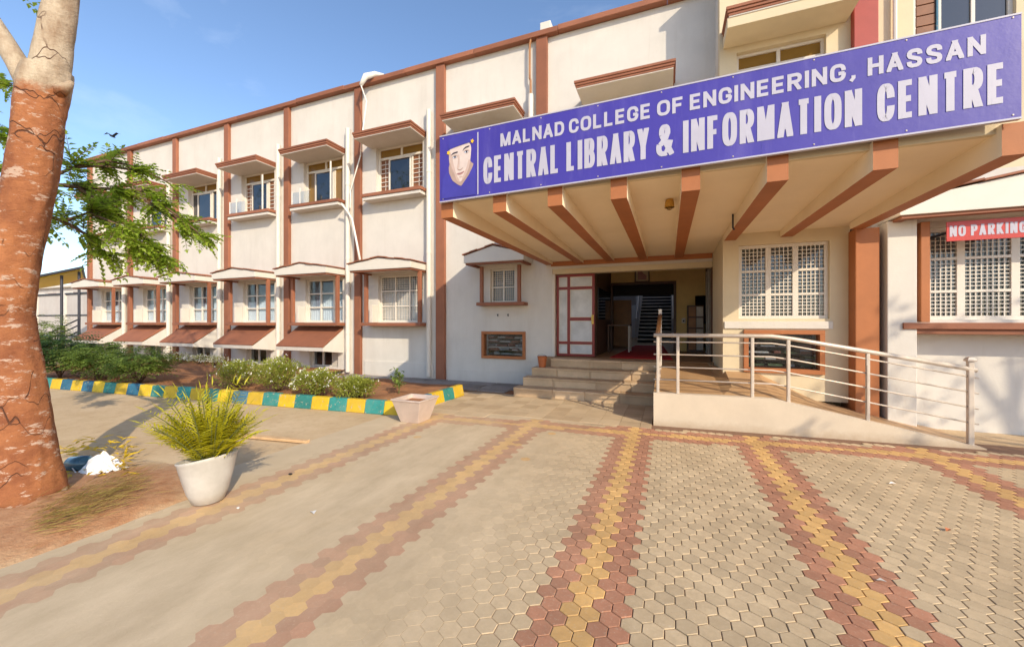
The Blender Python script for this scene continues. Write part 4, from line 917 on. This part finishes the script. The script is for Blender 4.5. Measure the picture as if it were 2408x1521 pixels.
mains = [
    [ctr(60, 380), WP(90, 430, 3.9), WP(180, 440, 4.4), WP(270, 445, 4.6), WP(360, 480, 4.7), WP(425, 520, 4.8)],
    [WP(180, 440, 4.4), WP(250, 480, 4.5), WP(300, 525, 4.6), WP(345, 565, 4.7), WP(378, 600, 4.7)],
    [WP(270, 445, 4.6), WP(340, 450, 4.7), WP(420, 510, 4.7), WP(470, 550, 4.7)],
    [ctr(50, 460), WP(90, 500, 3.8), WP(150, 520, 4.2), WP(200, 550, 4.3), WP(235, 590, 4.4)],
    [WP(150, 520, 4.2), WP(210, 500, 4.3), WP(280, 530, 4.3), WP(320, 570, 4.4)],
    [WP(90, 430, 3.9), WP(170, 395, 4.2), WP(240, 390, 4.6), WP(310, 400, 4.7)],
    [WP(170, 395, 4.2), WP(250, 378, 4.6), WP(320, 392, 4.8), WP(400, 432, 4.9)],
]
for i, P in enumerate(mains):
    lb.tube(P, [max(.006, .026 - .018 * k / len(P)) * (1 if i in (0, 3) else .7) for k in range(len(P))], 6)
    spray(P, (135, 95, 42, 80, 95, 60, 14)[i], spread=(1.5, 1.4, .9, 1.5, 1.5, 1.3, .8)[i])
# foliage behind the trunk at the picture's edge, upper crown above the frame
for k in range(26):
    p = WP(rnd.uniform(-120, 28), rnd.uniform(180, 700), rnd.uniform(4.2, 5.6)); e = p + Vector((rnd.uniform(-.5, .2), rnd.uniform(-.2, .5), rnd.uniform(-.1, .3)))
    lb.tube([e, p], [.008, .004], 4); spray([e, e.lerp(p, .5), p], 16, spread=.9)
lb.tube([ctr(40, 420), WP(-40, 440, 3.8), WP(-60, 300, 4.8)], [.05, .035, .02], 7); lb.tube([WP(-40, 440, 3.8), WP(-50, 560, 5)], [.03, .012], 6)
lb.tube([ctr(-50, 5), WP(40, 150, 3.8), WP(60, 165, 4.0)], [.02, .012, .006], 6); spray([WP(40, 120, 3.5), WP(75, 165, 3.9), WP(85, 190, 4.0)], 10, spread=.5)
for k in range(60):
    a = ctr(150, -120); p = a + Vector((rnd.uniform(-3.0, .1), rnd.uniform(-2.2, .6), rnd.uniform(1.3, 3.0)))
    if k < 14: lb.tube([a, a.lerp(p, .5) + Vector((0, 0, .3)), p], [.05, .03, .01], 6)
    for _ in range(7):
        c = p + rv(.45); frond(lf, c, rv(1), rnd.uniform(.3, .5), 6, .10, .05, .5)
lb.build('branches', 'bark', TR, smooth=True)
o = lf.build('crown', 'leaf_tree', TR)
# soil round the trunk
sm = MB(); kk = 44
for i in range(9):
    for j in range(kk):
        a = 2 * math.pi * j / kk; r = .15 + 1.75 * i / 8; r2 = r * (1 + .18 * noise.noise(Vector((math.cos(a) * 1.5, math.sin(a) * 1.5, 5))))
        x, y = tb0.x + .15 + r2 * math.cos(a) * 1.0, tb0.y - .1 + r2 * math.sin(a) * .62; x = min(x, -3.86 - .05 * (8 - i) + .05 * noise.noise(Vector((0, y * 4, 2))))
        h = .10 * (1 - i / 8) ** 1.3 + .018 * noise.noise(Vector((x * 6, y * 6, 1))) * (1 - i / 8) - (.02 if i == 8 else 0)
        sm.v.append((x, y, h))
for i in range(8):
    for j in range(kk): sm.f.append((i * kk + j, i * kk + (j + 1) % kk, (i + 1) * kk + (j + 1) % kk, (i + 1) * kk + j)); sm.mi.append(0)
struct(sm.build('tree_soil', 'tree_soil', smooth=True))
# trees standing outside the picture: they throw the leaf shadows on the right and show in the panes
def yard_tree(p, h, r, label, n_=240, cut=None, mat='leaf_mid'):
    p = Vector(p); t = thing('tree', p, label, 'tree', 'trees around the yard'); a = MB(); l = MB(); c = p + Vector((0, 0, h - r * .9))
    pts = limb(a, p, p + Vector((.1, .1, h * .55)), .17, .11, .05)
    for k in range(9):
        e = c + rv(r * .75); limb(a, pts[-1 - k % 3], e, .06, .015, .06, 6)
    for _ in range(n_):
        q = c + rv(1).normalized() * r * rnd.uniform(.35, 1.0) ** .6 * rnd.choice((1, .9, .75))
        q.z = c.z + (q.z - c.z) * .75
        for _ in range(6): leaf(l, q + rv(.28), rv(1), Vector((0, 0, 1)) + rv(.6), rnd.uniform(.14, .24), rnd.uniform(.07, .11))
    a.build('trunk', 'bark', t, smooth=True); l.build('crown', mat, t); return t
yard_tree((11.4, 2.0, 0), 7.8, 2.4, 'leafy yard tree to the right beyond the picture edge', 90)
yard_tree((-14, -1.8, 0), 11.5, 3.2, 'broad leafy tree left of the photographer beyond the picture edge', 320)
yard_tree((-25, -2.5, 0), 12.5, 3.6, 'broad leafy tree farther left beyond the picture edge', 320)
yard_tree((2.5, -14, 0), 10.5, 3.6, 'tall leafy tree across the yard straight behind the photographer', 320)
yard_tree((21, -17, 0), 9.5, 3.6, 'leafy tree far across the yard on the right', 300)
yard_tree((28, -15, 0), 9.0, 3.6, 'leafy tree farthest right across the yard', 300)
yard_tree((36, -13, 0), 9.5, 3.8, 'leafy tree at the far right corner of the yard', 300)
# ------------------------------------------------------------------ potted palm, planter, debris
pb = Vector((-3.70, 2.22, 0))
PP = thing('potted_palm', pb, 'yellow-green palm in a pale plastic pot on the sandy ground', 'potted plant')
prof = [(.08, .0), (.115, .012), (.150, .10), (.190, .24), (.222, .37), (.232, .39), (.226, .40), (.21, .385), (.17, .29)]
mp_ = MB().lathe(pb, prof, 26)
mp_.v = [(x + (.03 * noise.noise(Vector((x * 3, y * 3, z * 3)))) * z * 3 + .10 * (z - .05) * .35, y + .03 * noise.noise(Vector((x * 3 + 9, y * 3, z * 3))) * z * 3, z + .16 * (x - pb.x) * (z / .38)) for x, y, z in mp_.v]
mp_.build('pot', 'plastic', PP, smooth=True)
MB().lathe(pb + Vector((.03, 0, .29)), [(.13, -.06), (.15, -.01), (.08, .0)], 20).build('soil', 'soil', PP)
pl = MB(); ps = MB()
for k in range(80):
    a = rnd.uniform(0, 2 * math.pi); base = pb + Vector((.03 + .07 * math.cos(a) * rnd.random(), .07 * math.sin(a) * rnd.random(), .31)); el = rnd.uniform(.8, 1.52)
    d = Vector((math.cos(a) * math.cos(el), math.sin(a) * math.cos(el), math.sin(el))); ln = rnd.uniform(.36, .70)
    q = frond(pl, base + d * ln * .22, d, ln * .8, 17, .13, .019, .75); ps.tube([base] + q[::3], [.006] + [.004] * len(q[::3]), 5)
pl.build('fronds', 'leaf_palm', PP); ps.build('stems', 'stem_green', PP)
pb = Vector((-3.70, 5.24, 0))
PL = thing('planter', pb, 'small tapered metal planter box at the kerb corner', 'planter')
def sq(c, h, z): return [(c.x - h, c.y - h, z), (c.x + h, c.y - h, z), (c.x + h, c.y + h, z), (c.x - h, c.y + h, z)]
mb = MB().hexa(sq(pb, .16, .0), sq(pb, .255, .34)); mb.f = [f for f in mb.f if f != (4, 5, 6, 7)]; mb.mi = mb.mi[:len(mb.f)]
i0 = len(mb.v); mb.v += sq(pb, .27, .34) + sq(pb, .27, .365) + sq(pb, .235, .365) + sq(pb, .22, .28)
for a in range(4):
    b = (a + 1) % 4; mb.f += [(4 + a, 4 + b, i0 + b, i0 + a)] + [(i0 + 4 * r_ + a, i0 + 4 * r_ + b, i0 + 4 * r_ + 4 + b, i0 + 4 * r_ + 4 + a) for r_ in range(3)]; mb.mi += [0] * 4
mb.f.append((i0 + 12, i0 + 13, i0 + 14, i0 + 15)); mb.mi.append(0)
mb.build('box', 'pot_metal', PL, .006); MB().add(sq(pb, .222, .30), [(0, 1, 2, 3)]).build('soil', 'soil', PL)
# debris heap beside the trunk: jar, crumpled bag, yellow leaves, dry grass
j0 = GP(190, 1112) + Vector((0, 0, .10))
JR = thing('glass_jar', j0 - Vector((0, 0, .06)), 'blue-green glass jar lying beside the tree trunk', 'jar')
ax = Vector((.9, .35, .05)).normalized()
mb = MB().tube([j0 - ax * .11, j0 - ax * .10, j0 + ax * .07, j0 + ax * .10, j0 + ax * .13], [.055, .075, .078, .055, .052], 20); mb.build('body', 'blue_glass', JR, smooth=True)
MB().tube([j0 + ax * .131, j0 + ax * .155], .056, 18).build('lid', 'dark_metal', JR)
bgp = GP(238, 1112)
mb = MB(); kx = 16
for i in range(kx):
    for j in range(kx):
        u, v = i / (kx - 1) - .5, j / (kx - 1) - .5; r = math.sqrt(u * u + v * v)
        z = .03 + max(.004, (.16 * max(0, 1 - (r * 2.1) ** 2)) + .07 * noise.noise(Vector((u * 7, v * 7, 3))) + .03 * noise.noise(Vector((u * 17, v * 17, 3))))
        mb.v.append((bgp.x + u * .36, bgp.y + v * .30, z))
for i in range(kx - 1):
    for j in range(kx - 1): a = i * kx + j; mb.f.append((a, a + kx, a + kx + 1, a + 1)); mb.mi.append(0)
tag(mb.build('plastic_bag', 'bag', org=bgp), 'crumpled white plastic bag on the ground beside the tree', 'bag')
yl = MB()
for k in range(110):
    p = GP(rnd.choice((rnd.gauss(170, 18), rnd.gauss(285, 22), rnd.gauss(230, 30))), rnd.gauss(1076, 13) if k < 80 else rnd.gauss(1120, 9)); p.z = .04 + rnd.random() * .13
    leaf(yl, p, rv(1) * Vector((1, 1, .3)), Vector((0, 0, 1)) + rv(.5), rnd.uniform(.07, .14), rnd.uniform(.025, .04))
o = yl.build('fallen_leaves', 'leaf_yellow'); o['kind'] = 'stuff'; o['label'] = 'yellow fallen leaves heaped beside the tree trunk'; o['category'] = 'leaves'
dg_ = MB()
for k in range(520):
    p = GP(rnd.uniform(90, 330), 1200, 0); t = rnd.random(); p = GP(70 + 240 * t + rnd.gauss(0, 18), 1255 - 110 * t + rnd.gauss(0, 20)); p.z = .05 + .03 * rnd.random()
    d = Vector((.75, .5, 0)) + rv(.35); d.z = rnd.uniform(.05, .6); leaf(dg_, p, d, Vector((0, 0, 1)), rnd.uniform(.10, .26), .009)
o = dg_.build('dry_grass', 'dry_grass'); o['kind'] = 'stuff'; o['label'] = 'straw-coloured dry grass at the foot of the tree'; o['category'] = 'grass'
pa_, pb_ = GP(548, 1024), GP(724, 1041); dd_ = (pb_ - pa_).normalized(); nn_ = Vector((-dd_.y, dd_.x, 0)) * .055
tag(MB().hexa([pa_ - nn_, pb_ - nn_ * .6, pb_ + nn_ * .6, pa_ + nn_], [p + Vector((0, 0, .035)) for p in (pa_ - nn_, pb_ - nn_ * .6, pb_ + nn_ * .6, pa_ + nn_)]).build('plank', 'plank', bevel=.004, org=pa_), 'weathered pale plank lying on the sand behind the palm pot', 'plank')
# litter and pebbles
def pebble(px, py, r, mat, label, cat):
    p = GP(px, py); bm = bmesh.new(); bmesh.ops.create_icosphere(bm, subdivisions=2, radius=r)
    for v in bm.verts: v.co += v.co * .35 * noise.noise(v.co * (1.2 / r) + Vector((px, 0, 0))); v.co.z = v.co.z * .55 + r * .5
    me = bpy.data.meshes.new(cat); bm.to_mesh(me); bm.free(); me.materials.append(M[mat]); o = bpy.data.objects.new(cat, me); C.objects.link(o); o.location = p; tag(o, label, cat)
pebble(683, 1116, .017, 'dark', 'dark wet pebble on the sandy paving near the palm pot', 'pebble')
pebble(560, 1195, .014, 'pot_grey', 'pale pebble on the sand below the palm pot', 'pebble')
def scrap(px, py, s, mat, label, name='dry_leaf', cat='leaf'):
    p = GP(px, py); m = MB(); leaf(m, p + Vector((0, 0, .006)), Vector((1, rnd.uniform(-1, 1), .12)), Vector((.2, 0, 1)), s, s * .6, 0, .35); tag(m.build(name, mat, org=p), label, cat)
scrap(2090, 1138, .06, 'petal', 'white petal-like paper scrap on the right paving', 'paper_scrap', 'scrap'); scrap(735, 1203, .08, 'petal', 'white paper scrap lying on the left paving', 'paper_scrap', 'scrap')
scrap(2060, 2322 / 1.701, .05, 'paper', 'pale scrap near the bottom right paving', 'paper_scrap', 'scrap'); scrap(2225, 1250, .06, 'terracotta', 'curled brown dry leaf on the right paving')
# ------------------------------------------------------------------ shrubs in the bed
def shrub(px, py, h, w, label, mat, flowers=0, n_=500, ls=.05, z=.13, name='shrub', cat='shrub', group=None, layered=False, ygl=None):
    p = GP(px, py, z) if ygl is None else Vector((TX(px, ygl), ygl, z))
    t = thing(name, p, label, cat, group); a = MB(); l = MB(); fl_ = MB()
    for k in range(7):
        an = 2 * math.pi * k / 7 + rnd.uniform(-.3, .3); e = p + Vector((math.cos(an) * w * .32, math.sin(an) * w * .3, h * rnd.uniform(.5, .8))); limb(a, p + rv(.02), e, .018, .006, .1, 5, 5)
    sd = rv(50)
    for k in range(n_):
        v = rv(1).normalized() * (rnd.random() ** .4)
        rr = 1 + .45 * noise.noise(v * 2.2 + sd)
        q = p + Vector((v.x * w * .5 * rr, v.y * w * .45 * rr, h * .58 + v.z * h * .43 * rr))
        if q.z < p.z + .04: continue
        if layered:
            d = Vector((v.x, v.y, 0)).normalized() + rv(.4); frond(l, q, d + Vector((0, 0, .1)), ls * 4, 5, ls, ls * .5, .5)
        else:
            for _ in range(3): leaf(l, q + rv(.04), v + rv(.9) + Vector((0, 0, .3)), Vector((0, 0, 1)) + rv(.5), ls * rnd.uniform(.7, 1.2), ls * .45)
        if flowers and rnd.random() < flowers and v.z > -.3 and v.length > .7:
            for _ in range(4): leaf(fl_, q + v * .03 + rv(.015), v + rv(.9), rv(1), .026, .018)
    a.build('stems', 'bark', t, smooth=True); l.build('foliage', mat, t)
    if flowers: fl_.build('blossom', 'petal', t)
    return t
G1 = 'white-flowering bushes behind the kerb'
shrub(560, 910, .56, 1.0, 'white-flowering bush, leftmost of the row behind the kerb', 'leaf_bush', .22, 1200, group=G1)
shrub(655, 920, .66, .95, 'tall white-flowering bush, second from left behind the kerb', 'leaf_bush', .10, 1300, group=G1)
shrub(745, 930, .50, .9, 'white-flowering bush, third from left behind the kerb', 'leaf_bush', .25, 1100, group=G1)
shrub(836, 938, .40, .8, 'low green bush with few flowers nearest the metal planter', 'leaf_bush', .1, 1100, group=G1)
shrub(330, 899, .80, 1.05, 'rounded mid-green shrub with short bare stems before the awnings', 'leaf_mid', 0, 620, .075, layered=True)
shrub(228, 892, .92, .95, 'spreading shrub with crooked stem, second from the big tree', 'leaf_mid', 0, 560, .075, layered=True)
shrub(140, 888, 1.1, 1.15, 'dense dark shrub right beside the big tree trunk', 'leaf_dark', 0, 950, .075, layered=True)
shrub(105, 880, 1.7, .95, 'tall thin young shrub behind the dark shrub', 'leaf_mid', 0, 330, .08, layered=True, ygl=6.4)
for k, (px, yy) in enumerate(((425, 8.7), (468, 8.6), (505, 8.5))):
    shrub(px, 0, .32, .9, ('low pale flowering plant at the wall, %s of three' % ('left', 'middle', 'right')[k]), 'leaf_bush', .8, 260, .035, ygl=yy, group='pale flowers along the wall')
sp = Vector((-4.98, 6.5, .13))
SG = thing('sapling', sp, 'small leafy sapling alone in the bare soil near the planter', 'sapling')
a = MB(); l = MB(); limb(a, sp, sp + Vector((.02, 0, .36)), .012, .005, .05, 6)
for k in range(46):
    q = sp + Vector((rnd.gauss(0, .07), rnd.gauss(0, .07), rnd.uniform(.12, .46))); leaf(l, q, rv(1) + Vector((0, 0, .1)), Vector((0, 0, 1)) + rv(.3), rnd.uniform(.08, .12), .06); a.tube([sp + Vector((.01, 0, (q.z - sp.z) * .7)), q], [.003, .002], 4)
a.build('stem', 'stem_green', SG); l.build('foliage', 'leaf_mid', SG)
MB().lathe(sp + Vector((0, 0, -.03)), [(.24, -.03), (.21, .035), (.12, .02), (.02, .01)], 18).build('soil_ring', 'soil', SG, smooth=True)
# ------------------------------------------------------------------ far left: covered shelter, boundary wall, railing
A_, B_, C_, D_ = WP(20, 757, 18.6), WP(196, 757, 18.6), WP(203, 757, 24), WP(60, 757, 24)
FS = thing('shelter', (A_.x, B_.y, 0), 'yellow-lined shelter roof on thin posts at the far left', 'shelter')
zs_ = (3.32, 4.02, 4.02, 3.45); up3 = lambda p, z: (p.x, p.y, z)
MB().hexa([up3(p, z + .06) for p, z in zip((A_, B_, C_, D_), zs_)], [up3(p, z + .16) for p, z in zip((A_, B_, C_, D_), zs_)]).build('roof', 'dark_metal', FS)
ctr_ = sum((A_, B_, C_, D_), Vector()) / 4
ins = lambda p: p + (ctr_ - p) * .06
MB().hexa([up3(ins(p), z - .01) for p, z in zip((A_, B_, C_, D_), zs_)], [up3(ins(p), z + .055) for p, z in zip((A_, B_, C_, D_), zs_)]).build('lining', 'yellow_tarp', FS)
for px, d_, z_ in ((145, 19.0, 3.78), (186, 19.0, 3.96), (70, 23.6, 3.5)):
    p = WP(px, 757, d_); MB().tube([(p.x, p.y, 0), (p.x, p.y, z_)], .055, 8).build('post', 'dark_metal', FS)
BW = thing('boundary_wall', (-40, 15, 0), 'weathered pale boundary wall beyond the shelter', 'wall')
for k in range(9):
    x_ = -62 + k * 4.2; MB().box(x_, x_ + 3.98, 15, 15.25, 0, 3.55).build('panel', 'far_wall', BW); MB().box(x_ + 4.0, x_ + 4.2, 14.9, 15.35, 0, 3.8).build('pier', 'plaster', BW)
    MB().box(x_, x_ + 3.98, 14.94, 14.99, 2.0, 2.08).build('rail', 'dark_metal', BW); MB().box(x_, x_ + 3.98, 14.9, 15.3, 3.56, 3.66).build('coping', 'dark_metal', BW)
HS = thing('outbuilding', (-84, 27, 0), 'low pinkish outbuilding above the far boundary wall', 'building')
MB().box(-104, -62, 27, 34, 0, 6.1).build('wall', 'far_wall', HS); MB().box(-104.4, -61.6, 26.6, 34.4, 6.1, 6.4).build('roof', 'plaster', HS)
for k in range(7): MB().box(-100 + k * 5.4, -98 + k * 5.4, 26.93, 26.99, 3.6, 5.4).build('window', 'shutter', HS)
FR = thing('stair_railing', WP(150, 757, 18) - Vector((0, 0, 1.55)), 'dark metal stair railing under the shelter at far left', 'railing')
for k in range(3): MB().tube([WP(118, 782 + k * 14, 18), WP(184, 751 + k * 14, 18)], .03, 6).build('rail', 'dark_metal', FR)
for t in (0, .5, 1):
    p = WP(118 + 66 * t, 782 - 31 * t, 18); MB().tube([(p.x, p.y, 0), (p.x, p.y, p.z + .02)], .03, 6).build('post', 'dark_metal', FR)
SS = thing('shelter_steps', WP(140, 757, 16.5) - Vector((0, 0, 1.55)), 'dark slatted steps below the shelter railing', 'steps')
for k in range(6):
    p, q = WP(70 + 4 * k, 757, 15.6 + .34 * k), WP(205, 757, 15.6 + .34 * k); z_ = .16 * (k + 1); dv_ = Vector((-SA, CA, 0)) * .3
    MB().hexa([(v.x, v.y, z_ - .06) for v in (p, q, q + dv_, p + dv_)], [(v.x, v.y, z_) for v in (p, q, q + dv_, p + dv_)]).build('slat', 'dark_metal', SS, .008)
    for v in (p, q): MB().box(v.x - .04, v.x + .04, v.y + .05, v.y + .13, 0, z_ - .061).build('support', 'dark_metal', SS)
# ------------------------------------------------------------------ floodlight with cable, loose conduit, bird
fx = TX(872, DW - .2)
FLD = thing('floodlight', (fx, DW, ZR), 'white floodlight head leaning over the parapet with hanging cable', 'lamp')
MB().tube([(fx - .16, DW - .42, ZR - .2), (fx - .08, DW - .32, ZR + .08), (fx + .08, DW - .12, ZR + .22), (fx + .26, DW + .05, ZR + .26)], [.05, .085, .075, .03], 12).build('head', 'white_metal', FLD, smooth=True)
MB().tube([(fx + .2, DW + .03, ZR + .25), (fx + .34, DW + .1, ZR + .13)], .02, 8).build('bracket', 'dark_metal', FLD)
cz = [(fx - .16, DW - .42, ZR - .2), (TX(862, DW - .4), DW - .4, 7.75), (TX(853, DW - .55), DW - .55, 6.85), (TX(845, DW - .2), DW - .15, 6.4), (TX(824, DW - .18), DW - .18, 5.4), (TX(823, DW - .18), DW - .18, 4.9)]
MB().tube(cz, .018, 6).build('cable', 'white_metal', FLD)
MB().tube([(TX(806, DW - .3), DW - .36, 5.0), (TX(818, DW - .22), DW - .2, 4.75), (TX(828, DW - .2), DW - .2, 4.55), (TX(838, DW - .25), DW - .25, 3.9), (TX(850, DW - .35), DW - .4, 3.28)], .03, 8).build('conduit', 'white_metal', FLD, smooth=True)
# white uprights and thin rail standing on two upper sills
for k, i in enumerate((4, 3)):
    c = BAYC[i]; gdr = thing('sill_guard', (c, DW - .28, 5.18), ('thin white guard posts on the upper sill, %s one' % ('nearer', 'farther')[k]), 'guard', 'sill guards')
    for dx_, h in ((-.95, .42), (-.62, .5), (.62, 1.15)): MB().box(c + dx_ - .018, c + dx_ + .018, DW - .30, DW - .264, 5.181, 5.18 + h).build('post', 'white_metal', gdr, .004)
    MB().box(c - .93, c - .2, DW - .29, DW - .282, 5.2, 5.56).build('panel', 'glass', gdr)
    MB().tube([(c - .95, DW - .282, 5.58), (c - .2, DW - .282, 5.58)], .006, 5).build('rail', 'white_metal', gdr)
bp = WP(265, 321, 19)
BD = MB(); s = .45
for sg in (-1, 1):
    r_ = Vector((CA, SA, 0)); u_ = Vector((0, 0, 1)); f_ = Vector((-SA, CA, 0))
    a0 = bp; a1 = bp + r_ * sg * s * .5 + u_ * .16; a2 = bp + r_ * sg * s * 1.0 + u_ * .08
    BD.add([a0 - f_ * .07, a0 + f_ * .07, a1 + f_ * .06, a1 - f_ * .06, a2, a0 - f_ * .07 - u_ * .02, a1 - f_ * .06 - u_ * .015], [(0, 1, 2, 3), (3, 2, 4), (0, 3, 6, 5)])
BD.tube([bp - f_ * .16, bp - f_ * .08, bp + f_ * .06, bp + f_ * .14], [.012, .05, .045, .008], 8)
tag(BD.build('bird', 'dark', org=bp), 'dark bird gliding in the sky above the left roofline', 'bird')
for o in C.objects:
    if o.type == 'MESH' and o.data.name.startswith('window_hood'): pass
